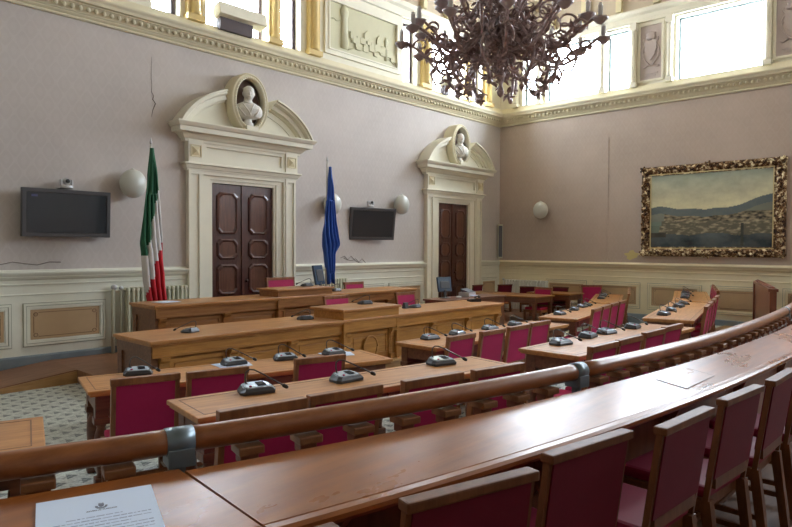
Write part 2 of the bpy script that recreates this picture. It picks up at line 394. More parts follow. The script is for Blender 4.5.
# castle relief between two bays of the left wall
def relief_panel(x0, x1, z0, z1):
    b = MB(); t = .09
    b.box(x0, x1, -.05, 0, z0, z0+t); b.box(x0, x1, -.05, 0, z1-t, z1); b.box(x0, x0+t, -.05, 0, z0, z1); b.box(x1-t, x1, -.05, 0, z0, z1)
    b.box(x0+t, x0+t+.03, -.07, 0, z0+t, z1-t); b.box(x1-t-.03, x1-t, -.07, 0, z0+t, z1-t); b.box(x0+t, x1-t, -.07, 0, z0+t, z0+t+.03); b.box(x0+t, x1-t, -.07, 0, z1-t-.03, z1-t)
    struct('trim_7', b, M['cream'])
    b = MB(); b.box(x0+t, x1-t, -.012, 0, z0+t, z1-t)
    tx = x0+.55
    b.lathe([(.10,z0+.2),(.085,z0+.85),(.10,z0+.87),(.115,z0+.92),(.115,z0+1.0),(.07,z0+1.07),(.01,z0+1.13)], (tx, -.02, 0), 14, 1, .5)
    for i in range(26):
        hx = tx+.2+random.random()*1.35; hz = z0+.22+random.random()*.38*(1-.3*(hx-tx)/1.5); s_ = .05+.05*random.random()
        b.box(hx-s_, hx+s_, -.035-.02*random.random(), -.01, hz, hz+s_*1.6)
        if i % 3 == 0: b.prism([(hx-s_, hz+s_*1.6), (hx+s_, hz+s_*1.6), (hx, hz+s_*2.4)], 'y', -.04, -.01)
    b.lathe([(.05,z0+.22),(.05,z0+.62),(.07,z0+.64),(.01,z0+.75)], (x1-.45, -.02, 0), 10, 1, .5)
    b.tube([(tx+.1+1.45*i/14, -.02, z0+.2+.18*math.sin(PI*i/14)) for i in range(15)], .014, 5)
    b.tube([(x0+.2+.3*i/5, -.02, z0+.75+.02*math.sin(i*2)) for i in range(6)], .012, 5)
    struct('trim_8', b, M['relief'])
relief_panel(-6.52, -4.24, 5.86, 7.08)
# coats of arms between the windows of the right wall
for k, (y0, y1) in enumerate(((-4.50, -3.90), (-7.42, -6.74))):
    b = MB(); t = .05
    for q in ((y0, y0+t, 5.80, 7.17), (y1-t, y1, 5.80, 7.17), (y0, y1, 5.80, 5.85), (y0, y1, 7.12, 7.17)): b.box(-.035, 0, q[0], q[1], q[2], q[3])
    struct('trim_9', b, M['cream'])
    b = MB(); b.box(-.012, 0, y0+t, y1-t, 5.85, 7.12)
    yc = (y0+y1)/2
    shield = [(yc-.13, 6.75), (yc+.13, 6.75), (yc+.14, 6.55), (yc+.08, 6.38), (yc, 6.3), (yc-.08, 6.38), (yc-.14, 6.55)]
    b.prism(shield, 'x', -.05, -.01)
    b.lathe([(.10,6.78),(.12,6.83),(.09,6.88),(.12,6.93),(.02,6.97)], (-.02, yc, 0), 12, .4, 1)
    for sgn in (-1, 1):
        b.tube([(-.03, yc+sgn*(.03+.17*math.sin(PI*i/10)), 6.18+.62*i/10) for i in range(11)], .018, 6)
        b.tube([(-.03, yc+sgn*(.2*i/6), 6.16+.03*math.sin(i)) for i in range(7)], .014, 6)
        b.tube([(-.03, yc+sgn*(.13+.05*math.cos(i)), 6.5+.045*i) for i in range(8)], .013, 6)
    b.box(-.03, 0, yc-.17, yc+.17, 5.98, 6.01); b.box(-.03, 0, yc-.12, yc+.12, 5.92, 5.94)
    struct('trim_10', b, M['brownpanel'])

# ------------------------------------------------------------------ wainscot
rail_prof = [(0,1.28),(.03,1.285),(.035,1.305),(.02,1.31),(.02,1.36),(.05,1.375),(.07,1.405),(.065,1.415),(.08,1.42),(.10,1.455),(.10,1.475),(.03,1.482),(.02,1.50),(0,1.51)]
body_prof = [(0,.27),(.018,.27),(.018,1.14),(.03,1.145),(.03,1.16),(.018,1.165),(.018,1.29),(0,1.29)]
segsA = [(XW, D1-1.14), (D1+1.14, D2-1.12), (D2+1.12, 0)]
b = MB()
for x0, x1 in segsA:
    b.prism([(-d, z) for d, z in rail_prof], 'x', x0, x1); b.prism([(-d, z) for d, z in body_prof], 'x', x0, x1)
struct('wall_left_wainscot', b, M['wains'])
b = MB(); b.prism([(-d, z) for d, z in rail_prof], 'y', YW, 0); b.prism([(-d, z) for d, z in body_prof], 'y', YW, 0); struct('wall_right_wainscot', b, M['wainsB'])
base_prof = [(0,-.05),(.04,-.05),(.04,.255),(.03,.28),(0,.28)]
b = MB()
for x0, x1 in segsA: b.prism([(-d, z) for d, z in base_prof], 'x', x0, x1)
struct('baseboard_left', b, M['marble'])
b = MB(); b.prism([(-d, z) for d, z in base_prof], 'y', YW, 0); struct('baseboard_right', b, M['marble'])

def wpanel(P, u0, u1, frame_m, tan=True, z0=.40, z1=1.03):
    """raised moulded frame, grooves, tan field with a stencilled border; P maps (u, depth, z)"""
    fr = MB(); gr = MB(); tn = MB(); ln = MB()
    def bx(b, a0, a1, d0, d1, c0, c1):
        p, q = P(a0, d0, c0), P(a1, d1, c1)
        b.box(min(p[0],q[0]), max(p[0],q[0]), min(p[1],q[1]), max(p[1],q[1]), c0, c1)
    def ring(b, i, t, d0, d1):
        bx(b, u0+i, u1-i, d0, d1, z0+i, z0+i+t); bx(b, u0+i, u1-i, d0, d1, z1-i-t, z1-i)
        bx(b, u0+i, u0+i+t, d0, d1, z0+i, z1-i); bx(b, u1-i-t, u1-i, d0, d1, z0+i, z1-i)
    ring(gr, 0, .012, .015, .022); ring(fr, .012, .028, .015, .038); ring(gr, .04, .01, .015, .024); ring(fr, .05, .035, .015, .032)
    struct('trim_11', fr, frame_m); struct('trim_12', gr, M['groove'])
    bx(tn, u0+.10, u1-.10, .015, .021, z0+.10, z1-.10); struct('trim_13', tn, M['tan'])
    i = .135; t = .011
    bx(ln, u0+i+.07, u1-i-.07, .02, .0225, z0+i, z0+i+t); bx(ln, u0+i+.07, u1-i-.07, .02, .0225, z1-i-t, z1-i)
    bx(ln, u0+i, u0+i+t, .02, .0225, z0+i+.06, z1-i-.06); bx(ln, u1-i-t, u1-i, .02, .0225, z0+i+.06, z1-i-.06)
    for su in (0, 1):
        for sz in (0, 1):
            uu = u0+i+.035 if su == 0 else u1-i-.035; zz = z0+i+.03 if sz == 0 else z1-i-.03
            pts = [P(uu+.028*math.cos(a_*PI/4), .021, zz+.026*math.sin(a_*PI/4)) for a_ in range(9)]
            ln.tube(pts, .006, 4, False)
    struct('trim_14', ln, M['tanline'])
PA = lambda u, d, z: (u, -d, z)
PB = lambda u, d, z: (-d, u, z)
for u0, u1 in ((-14.98, -13.78), (-13.58, -12.28), (-12.14, -10.98), (-7.1, -6.1), (-5.95, -4.72), (-4.58, -3.36), (-.92, -.14)): wpanel(PA, u0, u1, M['wains'])
for u0, u1 in ((-2.66, -1.50), (-4.03, -2.83), (-5.42, -4.20), (-6.82, -5.60), (-8.2, -7.0), (-9.6, -8.4)): wpanel(PB, u0, u1, M['wainsB'])

# ------------------------------------------------------------------ doors with their stone surrounds
def oct_frame(x0, x1, z0, z1, c, t):
    def o(i): return [(x0+c+i,z0+i),(x1-c-i,z0+i),(x1-i,z0+c+i),(x1-i,z1-c-i),(x1-c-i,z1-i),(x0+c+i,z1-i),(x0+i,z1-c-i),(x0+i,z0+c+i)]
    return o(0), o(t)
def ring_prism(b, outer, inner, y0, y1):
    n = len(outer)
    v = [(p[0], y0, p[1]) for p in outer] + [(p[0], y0-.012, p[1]) for p in [((a[0]+c[0])/2, (a[1]+c[1])/2) for a, c in zip(outer, inner)]] + [(p[0], y0, p[1]) for p in inner]
    f = [(k*n+i, k*n+(i+1)%n, (k+1)*n+(i+1)%n, (k+1)*n+i) for k in range(2) for i in range(n)]
    w = [(p[0], y1, p[1]) for p in outer]; v += w
    f += [(i, (i+1)%n, 3*n+(i+1)%n, 3*n+i) for i in range(n)]
    b._add(v, f)
def make_door(name, xc, hw):
    root = empty(name, (xc, 0, 0), kind='structure')
    for s in (-1, 1):
        x0, x1 = (-hw, -.006) if s < 0 else (.006, hw)
        b = MB(); b.box(x0, x1, .012, .08, .18, 2.98)
        for z0, z1 in ((2.08, 2.83), (1.62, 1.99), (.98, 1.53), (.32, .90)):
            o, i = oct_frame(x0+.12, x1-.10, z0, z1, .07, .05); ring_prism(b, o, i, -.008, .012)
        leaf = b.build('door_leaf', M['doorwood'], root, 'structure')
        b = MB()
        for z0, z1 in ((2.08, 2.83), (1.62, 1.99), (.98, 1.53), (.32, .90)):
            o, i = oct_frame(x0+.12, x1-.10, z0, z1, .07, .05); b.prism(i, 'y', .004, .013)
        b.build('door_panel', M['doorpanel'], leaf, 'structure')
    b = MB(); b.box(-.03, .03, -.01, .02, .18, 2.98); b.lathe([(.02,0),(.03,.03),(.015,.05)], (.07, .0, 1.22), 10, ax='y'); b.build('door_strip', M['doorwood'], root, 'structure')
    # architrave
    b = MB()
    for s in (-1, 1):
        a, c = sorted((s*hw, s*(hw+.05))); b.box(a, c, -.04, .02, .18, 3.03)
        a, c = sorted((s*(hw+.05), s*.90)); b.box(a, c, -.06, 0, .18, 3.10)
        a, c = sorted((s*.86, s*.91)); b.box(a, c, -.095, 0, .18, 3.14)
        # pilaster with sunk field
        a, c = sorted((s*.90, s*1.14)); b.box(a, c, -.085, 0, .18, 3.16)
        for q in ((.90, .945), (1.095, 1.14)):
            a, c = sorted((s*q[0], s*q[1])); b.box(a, c, -.11, -.08, .18, 3.16)
        a, c = sorted((s*.9, s*1.14)); b.box(a, c, -.11, -.08, 3.10, 3.16); b.box(a, c, -.12, 0, .18, .55)
    b.box(-hw-.05, hw+.05, -.04, .02, 2.98, 3.03); b.box(-.86, .86, -.06, 0, 3.03, 3.11); b.box(-.91, .91, -.095, 0, 3.10, 3.16)
    b.build('door_architrave', M['cream'], root, 'structure')
    # entablature: lower moulding, frieze, bosses, cornice
    b = MB()
    def prof_box(x0, x1, prof):  # moulding with returned ends
        for (d0, z0), (d1, z1) in zip(prof[:-1], prof[1:]):
            if z1 > z0: b.frustum(x0-d0, x1+d0, -d0-.08, 0, z0, x0-d1, x1+d1, -d1-.08, 0, z1)
    prof_box(-1.14, 1.14, [(.03,3.16),(.035,3.19),(.05,3.195),(.07,3.25),(.10,3.26),(.10,3.285),(.03,3.30)])
    b.box(-1.14, 1.14, -.075, 0, 3.29, 3.70)
    for s in (-1, 1):
        a, c = sorted((s*.88, s*1.16)); b.box(a, c, -.14, 0, 3.29, 3.70)
    b.box(-.88, .88, -.11, 0, 3.29, 3.37); b.box(-.88, .88, -.11, 0, 3.58, 3.70); b.box(-.88, -.80, -.11, 0, 3.3, 3.6); b.box(.80, .88, -.11, 0, 3.3, 3.6)
    prof_box(-1.17, 1.17, [(.05,3.64),(.055,3.68),(.09,3.70),(.12,3.74),(.13,3.745),(.15,3.77),(.23,3.78),(.235,3.86),(.26,3.87),(.29,3.91),(.30,3.925)])
    b.box(-1.45, 1.45, -.36, 0, 3.92, 3.945)
    ent = b.build('door_entablature', M['cream'], root, 'structure')
    b = MB()
    for s in (-1, 1):
        u = s*1.02
        for t in ((u-.10, u+.10, 3.385, 3.40), (u-.10, u+.10, 3.575, 3.59), (u-.10, u-.085, 3.385, 3.59), (u+.085, u+.10, 3.385, 3.59)): b.box(t[0], t[1], -.155, -.135, t[2], t[3])
        b._add([(u-.075,-.14,3.41),(u+.075,-.14,3.41),(u+.075,-.14,3.565),(u-.075,-.14,3.565),(u,-.18,3.487)], [(0,1,4),(1,2,4),(2,3,4),(3,0,4)])
    b.build('door_boss', M['cream2'], ent, 'structure')
    # broken segmental pediment
    zc, Rr, KZ = 3.52, 1.50, .765     # arc centre and outer radius
    b = MB()
    prof = [(0,.0,.36),(.03,.0,.36),(.035,.0,.32),(.07,.0,.32),(.09,.0,.27),(.095,.0,.24),(.165,.0,.235),(.17,.0,.18),(.20,.0,.17),(.21,.0,.13),(.30,.0,.12)]
    def arc(a0, a1, n=18):
        rows = []
        for i in range(n+1):
            a = a0+(a1-a0)*i/n; r_ = []
            r_.append((Rr*math.cos(a), 0, zc+Rr*KZ*math.sin(a)+.0))
            for dr, _, d in prof: r_.append(((Rr-dr)*math.cos(a), -d, zc+(Rr*KZ-dr)*math.sin(a)))
            r_.append(((Rr-.30)*math.cos(a), 0, zc+(Rr*KZ-.30)*math.sin(a)))
            rows.append(r_)
        b.loft(rows, True, False)
        for rr in (rows[0], rows[-1]): b._add(rr, [tuple(range(len(rr)))])
    arc(R(21.0), R(69)); arc(R(159.0), R(111))
    pts = [(1.2*math.cos(R(a)), zc+.93*math.sin(R(a))) for a in range(24, 157, 4)]
    b.prism([(1.13, 3.93)] + pts + [(-1.13, 3.93)], 'y', -.10, 0)
    b.build('door_pediment', M['cream'], root, 'structure')
    # oval medallion frame and niche
    b = MB(); rows = []
    mp_ = [(.0,.0),(.0,.27),(.012,.30),(.03,.31),(.04,.285),(.05,.285),(.065,.315),(.095,.315),(.105,.285),(.11,.2)]
    for i in range(40):
        a = 2*PI*i/40; rows.append([((.395-q)*math.cos(a)-.03, -d, 4.445+(.535-q)*math.sin(a)) for q, d in mp_])
    b.loft(rows + [rows[0]], False, True)
    b.build('door_medallion', M['corn'], root, 'structure'); b = MB()
    for i in range(44):
        a = 2*PI*i/44; b.ball((.315*math.cos(a)-.03, -.315, 4.445+.455*math.sin(a)), .014, .01, .014, 6)
    b.box(-.15, .09, -.37, -.1, 3.94, 4.02)
    b.build('door_medallion_beading', M['cream'], root, 'structure')
    b = MB(); b.prism([(.30*math.cos(2*PI*i/32)-.03, 4.445+.44*math.sin(2*PI*i/32)) for i in range(32)], 'y', -.115, -.09); b.build('door_niche', M['niche'], root, 'structure')
    return root
make_door('door_1', D1, .66); make_door('door_2', D2, .62)

def bust(xc, label):
    root = empty('portrait_bust', (xc-.05, -.24, 4.05), rz=R(-24), label=label, cat='bust', group='plaster busts over the doors')
    b = MB(); b.lathe([(.10,-.03),(.10,.03),(.08,.04),(.07,.10),(.095,.13)], n=16); b.build('pedestal', M['bust'], root)
    b = MB()
    rows = [(.10,.09,.09,0),(.13,.20,.12,0),(.19,.235,.13,0),(.27,.235,.125,-.0),(.33,.20,.105,0),(.37,.13,.085,0),(.395,.075,.07,-.01),(.42,.066,.064,-.015),(.45,.066,.066,-.02)]
    b.loft([[(w*math.cos(2*PI*j/20), d*math.sin(2*PI*j/20)+oy, z) for j in range(20)] for z, w, d, oy in rows], True)
    b._add([(.09*math.cos(2*PI*j/20), .09*math.sin(2*PI*j/20), .10) for j in range(20)], [tuple(range(20))])
    b.ball((.01, -.03, .545), .092, .108, .13, 18)          # skull
    b.ball((.01, -.07, .51), .066, .062, .088, 14)         # jaw and face
    b.ball((.01, -.138, .525), .013, .018, .028, 8)        # nose
    for s in (-1, 1):
        b.ball((.01+s*.03, -.122, .56), .018, .010, .010, 8); b.ball((.01+s*.09, -.02, .53), .014, .022, .032, 8)
        b.tube([(.01+s*.012, -.132, .580), (.01+s*.05, -.115, .580)], .008, 6)
    b.tube([(-.015, -.127, .475), (.01, -.134, .477), (.035, -.127, .475)], .007, 6)
    for k in range(-3, 4): b.ball((.01+k*.022, -.02+abs(k)*.008, .655-abs(k)*.010), .026, .06, .016, 8)  # hair
    o = b.build('figure', M['bust'], root); o.scale = (1.12, 1, 1.04); md = o.modifiers.new('join', 'REMESH'); md.mode = 'VOXEL'; md.voxel_size = .009; md.use_smooth_shade = True
    b = MB()
    b.tube([(-.10,-.08,.37),(-.06,-.125,.30),(0,-.145,.22),(.03,-.14,.15)], .014, 6); b.tube([(.11,-.07,.37),(.06,-.125,.29),(.03,-.145,.2)], .014, 6)
    b.tube([(-.19,-.07,.31),(-.13,-.12,.22),(-.06,-.135,.14)], .014, 6); b.tube([(.2,-.06,.3),(.15,-.11,.2),(.09,-.125,.13)], .016, 6)
    b.tube([(-.07,-.07,.40),(0,-.09,.385),(.07,-.07,.40)], .016, 6)
    b.build('drapery', M['bust'], root)
bust(D1, 'white plaster bust in the oval niche over the nearer, wider-looking door')
bust(D2, 'white plaster bust in the oval niche over the door nearest the room corner')

# marks on the wallpaper
b = MB()
pts = [(-10.205,-.004,4.95),(-10.215,-.004,4.6),(-10.20,-.004,4.5),(-10.21,-.004,4.38),(-10.17,-.004,4.32),(-10.19,-.004,4.26),(-10.14,-.004,4.2),(-10.19,-.004,4.08),(-10.21,-.004,3.97)]
b.tube(pts, [.002,.003,.003,.004,.008,.008,.010,.005,.002], 4, False)
for q in (0, 3):
    pts = [(-6.05+q*.03+.11*i, -.003, 1.62+.05*math.sin(i*2.1+q)+.02*((i*7)%3)-.02*i) for i in range(7)]; b.tube(pts, .008, 4, False)
pts = [(-12.9+.16*i, -.003, 1.60+.025*math.sin(i*1.9)) for i in range(9)]; b.tube(pts, .007, 4, False)
struct('wall_left_crack', b, M['crack'])
b = MB(); n = 14
b.prism([(-3.80+.17*math.cos(2*PI*i/n)*(1+.3*math.sin(i*2.3)), 1.69+.10*math.sin(2*PI*i/n)*(1+.3*math.cos(i*1.7))) for i in range(n)], 'x', -.003, -.001)
struct('wall_right_stain', b, M['stain'])
b = MB(); b.box(-.012, 0, -3.19, -3.13, 1.52, 4.6); struct('wall_right_strip', b, M['paperB'])

# ------------------------------------------------------------------ floor levels
def arc_y(k, x):
    t = x+9; r_ = 0.
    for c_ in k: r_ = r_*t+c_
    return r_
KR = (-1.204e-3, .019645, .007193, -8.487); KF = (5.286e-5, -.001108, .0161, -.004296, -8.625); KN = (3.638e-5, -.0007368, .0128, .001226, -8.959)
XR0, XR1 = -16.6, -.6
tier = [(XW,-4.0),(-16.5,-5.2),(-13.9,-6.06),(-13.2,-6.22),(-10.7,-6.62),(-10,-6.66),(-7.2,-6.70),(-6.6,-6.5),(-3.5,-5.8),(0,-4.55)]
b = MB(); b.prism(tier + [(0, YW), (XW, YW)], 'z', 0, .15); struct('floor_step', b, M['tile'])
gal = [(XR0-3.4, arc_y(KR, XR0)+.9)] + [(XR0+(0-XR0)*i/24, arc_y(KR, XR0+(0-XR0)*i/24)+.06) for i in range(25)]
b = MB(); b.prism(gal + [(0, YW), (XW, YW)], 'z', .15, .30); struct('floor_gallery', b, M['darkfloor'])
b = MB(); b.box(-2.8, 0, -8.2, -5.9, .15, .165); struct('floor_boards', b, M['plat_side'])
# dais along the left wall with its ramp
b = MB(); b.box(-11.8, -.0, -3.1, 0, 0, .18); struct('floor_dais', b, M['platform'])
b = MB(); b.prism([(-13.3, 0), (-11.8, 0), (-11.8, .18), (-13.3, .012)], 'y', -1.07, 0); struct('floor_ramp', b, M['platform'])
b = MB(); b.prism([(-13.3, 0), (-11.8, 0), (-11.8, .165), (-13.3, .0)], 'y', -1.085, -1.07); struct('trim_15', b, M['plat_side'])
b = MB(); b.box(-11.2, -6.0, -2.2, -1.35, .18, .33); b.box(-9.6, -6.0, -1.36, -.30, .18, .33); struct('floor_upper_dais', b, M['platform'])
b = MB(); b.box(-12.24, -6.04, -4.20, -3.1, 0, .30); b.box(-12.26, -6.02, -4.24, -3.1, .30, .33); struct('trim_16', b, M['plat_side'])

# ------------------------------------------------------------------ council benches
def bench(name, label, X0, X1, YF, YB, ZB, ZT, riser, pil, oak, cat='bench desk'):
    """X0..X1, front face at YF (towards the room), back at YB; riser=(x0,x1,height)"""
    root = empty(name, (0, 0, 0), label=label, cat=cat)
    b = MB(); b.box(X0, X1, YF-.05, YB, ZT-.035, ZT, .008); b.box(X0+.02, X1-.02, YF-.03, YB-.02, ZT-.055, ZT-.034); b.build('worktop', M['oaktop'], root)
    b = MB(); b.box(X0+.05, X1-.05, YF+.03, YF+.08, ZB, ZT-.05)
    b.box(X0+.04, X1-.04, YF-.01, YF+.06, ZT-.155, ZT-.05); b.box(X0+.04, X1-.04, YF-.02, YF+.05, ZT-.175, ZT-.155)
    b.build('front_board', oak, root)
    for a, c in zip(pil[:-1], pil[1:]):
        p0, p1 = a+.07, c-.07
        b = MB(); zt = ZT-.20; zb = ZB+.06; y = YF+.03
        b.box(p0, p1, y-.012, y, zt-.045, zt); b.box(p0, p1, y-.012, y, zb, zb+.045); b.box(p0, p0+.045, y-.012, y, zb, zt); b.box(p1-.045, p1, y-.012, y, zb, zt)
        b.box(p0+.06, p1-.06, y-.010, y, zb+.06, zt-.06, .004)
        b.build('front_panel', oak, root)
    for x in pil:
        b = MB(); b.box(x-.045, x+.045, YF-.005, YF+.05, ZB+.05, ZT-.175); b.box(x-.055, x+.055, YF-.02, YF+.05, ZB, ZB+.07)
        b.prism([(YF-.055, ZT-.175), (YF-.05, ZT-.21), (YF-.02, ZT-.235), (YF-.005, ZT-.30), (YF+.03, ZT-.30), (YF+.03, ZT-.175)], 'x', x-.05, x+.05)
        b.build('pilaster', oak, root)
    for s, x in ((1, X0+.05), (-1, X1-.05)):
        a, c = sorted((x, x+s*.04)); b = MB(); b.box(a, c, YF+.05, YB-.06, ZB, ZT-.05)
        a, c = sorted((x-s*.02, x+s*.05)); b.box(a, c, YF-.0, YB-.03, ZT-.16, ZT-.05); b.box(a, c, YF+.0, YF+.10, ZB, ZT-.1); b.box(a, c, YB-.14, YB-.04, ZB, ZT-.1); b.box(a, c, YF, YB-.03, ZB, ZB+.08)
        b.build('end_panel', M['oakdark'], root)
    if riser:
        r0, r1, h = riser
        b = MB(); b.box(r0-.03, r1+.03, YF-.06, YB+.05-.25, ZT+h-.03, ZT+h, .006); b.build('raised_top', M['oaktop'], root)
        b = MB(); b.box(r0, r1, YF-.035, YB-.25, ZT, ZT+h-.028); b.build('raised_box', oak, root)
        b = MB(); b.box(r0-.005, r0+.05, YF-.045, YF+.03, ZB, ZT-.05); b.box(r1-.05, r1+.005, YF-.045, YF+.03, ZB, ZT-.05); b.box(r0, r1, YF-.04, YF+.02, ZT-.16, ZT-.03); b.box(r0+.13, r0+.16, YF-.0, YF+.03, ZB+.07, ZT-.15); b.box(r1-.16, r1-.13, YF-.0, YF+.03, ZB+.07, ZT-.15)
        b.build('raised_front', oak, root)
        xm = (r0+r1)/2; b = MB()
        sh = [(xm-.11, ZT-.28), (xm+.11, ZT-.28), (xm+.12, ZT-.40), (xm+.06, ZT-.50), (xm, ZT-.54), (xm-.06, ZT-.50), (xm-.12, ZT-.40)]
        b.prism(sh, 'y', YF-.0, YF+.03); b.tube([(xm+.13*math.cos(a*PI/8), YF+.0, ZT-.40+.15*math.sin(a*PI/8)) for a in range(17)], .012, 6)
        b.build('carved_shield', oak, root)
    return root
bench('lower_bench', 'long golden oak bench with a carved shield panel, standing in front of the other bench', -12.25, -6.07, -4.08, -3.28, .33, .925, (-9.71, -8.68, .135), [-12.09, -11.3, -10.5, -9.62, -8.77, -7.9, -7.02, -6.19], M['oak'])
bench('upper_bench', 'long oak bench on the higher dais step, nearest the wall with the doors', -11.24, -6.05, -2.12, -1.42, .33, 1.08, (-9.27, -8.18, .12), [-11.12, -10.15, -9.22, -8.3, -7.55, -6.8, -6.15], M['oak2'])
# low secretary desk beyond the benches
t = empty('secretary_desk', (-5.50, -2.92, .18), label='dark low desk with computer gear between the benches and the corner door', cat='desk')
b = MB(); b.box(-.95, .95, -.27, .27, .715, .745, .006); b.build('desktop', M['deskwood'], t)
b = MB(); b.box(-.9, .9, -.24, -.21, .15, .71); b.build('modesty_panel', M['deskwood'], t)
for s in (-1, 1):
    b = MB(); b.box(s*.9-.02, s*.9+.02, -.24, .24, 0, .715); b.build('side_panel', M['deskwood'], t)

# ------------------------------------------------------------------ councillors' desks
DESKS = {}
def desk(key, bl, br, D, Z, label, group='council desks in two curved rows'):
    """bl, br: far-side corners (left, right); user side is local -y"""
    ang = math.atan2(br[1]-bl[1], br[0]-bl[0]); Ln = math.hypot(br[0]-bl[0], br[1]-bl[1])
    root = empty('council_desk', (bl[0], bl[1], Z), ang, label=label, cat='desk', group=group)
    DESKS[key] = (bl, ang, Ln, D, Z)
    b = MB(); b.box(0, Ln, -D, 0, .742, .77, .006); b.box(.015, Ln-.015, -D+.015, -.015, .725, .743); top = b.build('desktop', M['desktop'], root)
    b = MB(); i = .055; t_ = .006
    for q in ((i, Ln-i, -i-t_, -i), (i, Ln-i, -D+i, -D+i+t_), (i, i+t_, -D+i, -i), (Ln-i-t_, Ln-i, -D+i, -i)): b.box(*q, .7695, .7712)
    b.build('inlay_line', M['oakdark'], top)
    b = MB(); b.box(.06, Ln-.06, -.08, -.055, .42, .726); b.box(.06, Ln-.06, -D+.05, -D+.075, .62, .726); b.box(.06, .085, -D+.05, -.055, .60, .726); b.box(Ln-.085, Ln-.06, -D+.05, -.055, .60, .726)
    b.build('apron', M['deskwood'], root)
    nd = 4
    for k in range(nd):
        x0 = .14+(Ln-.28)*k/nd; x1 = .14+(Ln-.28)*(k+1)/nd
        b = MB(); b.box(x0+.03, x1-.03, -D+.035, -D+.05, .635, .715); dr = b.build('drawer', M['deskwood'], root)
        b = MB(); b.lathe([(.010,0),(.016,.015),(.008,.028)], ((x0+x1)/2, -D+.036, .675), 10, ax='y'); b.build('knob', M['chairwood'], dr)
    for x in (.10, Ln-.10):
        for y in (-.10, -D+.10):
            b = MB(); b.box(x-.045, x+.045, y-.045, y+.045, .55, .726); b.box(x-.055, x+.055, y-.055, y+.055, .50, .55, .006)
            b.lathe([(.035,.09),(.03,.12),(.042,.20),(.05,.34),(.046,.42),(.03,.47),(.045,.50)], (x, y, 0), 12); b.box(x-.05, x+.05, y-.05, y+.05, 0, .09, .006)
            b.build('leg', M['deskwood'], root)
    b = MB()
    for x in (.10, Ln-.10): b.box(x-.025, x+.025, -D+.1, -.1, .10, .15)
    b.box(.1, Ln-.1, -D/2-.03, -D/2+.03, .10, .145); b.build('stretcher', M['deskwood'], root)
    return root
dn = {1: 'inner-row desk at the far left with papers on it', 3: 'inner-row desk in the middle, facing the shield on the lower bench', 5: 'inner-row desk right of the middle one', 7: 'inner-row desk touching the panelled wall side, farthest right of its row',
      0: 'empty outer-row desk cut by the left edge, nothing on its top', 2: 'outer-row desk nearest the viewer, closest behind the handrail', 4: 'outer-row desk in the middle, just beyond the handrail joint', 6: 'outer-row desk right of the middle with microphones close together', 8: 'outer-row desk farthest right, under the gilt-framed painting'}
desk(1, (-13.08, -4.56), (-10.48, -5.22), .64, 0, dn[1]); desk(3, (-9.83, -5.11), (-6.85, -5.11), .62, 0, dn[3])
desk(5, (-6.31, -4.92), (-3.37, -4.38), .62, 0, dn[5]); desk(7, (-3.25, -4.27), (-.93, -3.33), .62, 0, dn[7])
desk(0, (-16.4, -5.50), (-13.89, -6.26), .62, .15, dn[0]); desk(2, (-13.25, -6.40), (-10.69, -6.81), .52, .15, dn[2])
desk(4, (-10.04, -6.87), (-7.24, -6.93), .62, .15, dn[4]); desk(6, (-6.66, -6.69), (-3.58, -6.01), .64, .15, dn[6]); desk(8, (-3.45, -5.97), (-.75, -5.08), .64, .15, dn[8])

# ------------------------------------------------------------------ chairs
def make_chair(hgt=.95, w=.45, gal=False):
    WD, BK = (M['galwood'], M['maroon_shade']) if gal else (M['chairwood'], M['red']); st = .018 if gal else .03; tr_ = .030 if gal else .05
    root = empty('council_chair', (0,0,0), cat='chair')
    hw = w/2; lean = .07
    b = MB(); b.box(-hw+.02, hw-.02, -.02, .40, .43, .485, .02); b.build('seat', M['redseat'] if not gal else M['galseat'], root)
    b = MB(); b.box(-hw, hw, -.0, .42, .37, .432, .006); b.build('seat_frame', WD, root)
    # back: local -y is behind the sitter
    def yb(z): return -.02-lean*(z-.45)/.5
    zt = hgt; z0 = .53
    b = MB(); x = hw-st
    v = [(-x,yb(z0)-.018,z0),(x,yb(z0)-.018,z0),(x,yb(zt-tr_)-.018,zt-tr_),(-x,yb(zt-tr_)-.018,zt-tr_),(-x,yb(z0)+.02,z0),(x,yb(z0)+.02,z0),(x,yb(zt-tr_)+.02,zt-tr_),(-x,yb(zt-tr_)+.02,zt-tr_)]
    b._add(v, [(0,1,2,3),(4,7,6,5),(0,4,5,1),(1,5,6,2),(2,6,7,3),(3,7,4,0)]); bk = b.build('backrest', BK, root)
    b = MB(); T0 = b.T
    for s in (-1, 1):
        a, c = sorted((s*(hw-st), s*hw)); q_ = .012 if gal else .02; b.frustum(a, c, yb(.43)-q_, yb(.43)+q_, .43, a, c, yb(zt-.02)-q_, yb(zt-.02)+q_, zt-.02)
    y = yb(zt); b.box(-hw-.004, hw+.004, y-.024, y+.026, zt-tr_, zt, .006); y = yb(.51); b.box(-hw+.04, hw-.04, y-.018, y+.02, .48, .53)
    b.build('back_frame', WD, root)
    for s in (-1, 1):
        x = s*(hw-.022)
        b = MB(); b.frustum(x-.022, x+.022, -.09, -.05, 0, x-.022, x+.022, yb(.43)-.02, yb(.43)+.025, .43); b.build('leg', WD, root)
        b = MB(); b.frustum(x-.016, x+.016, .375, .405, 0, x-.022, x+.022, .37, .415, .37); b.build('leg', WD, root)
    b = MB()
    for s in (-1, 1): x = s*(hw-.022); b.box(x-.01, x+.01, -.05, .38, .17, .195)
    b.box(-hw+.03, hw-.03, .16, .18, .17, .195); b.build('stretcher', WD, root)
    return root
_protos = {}
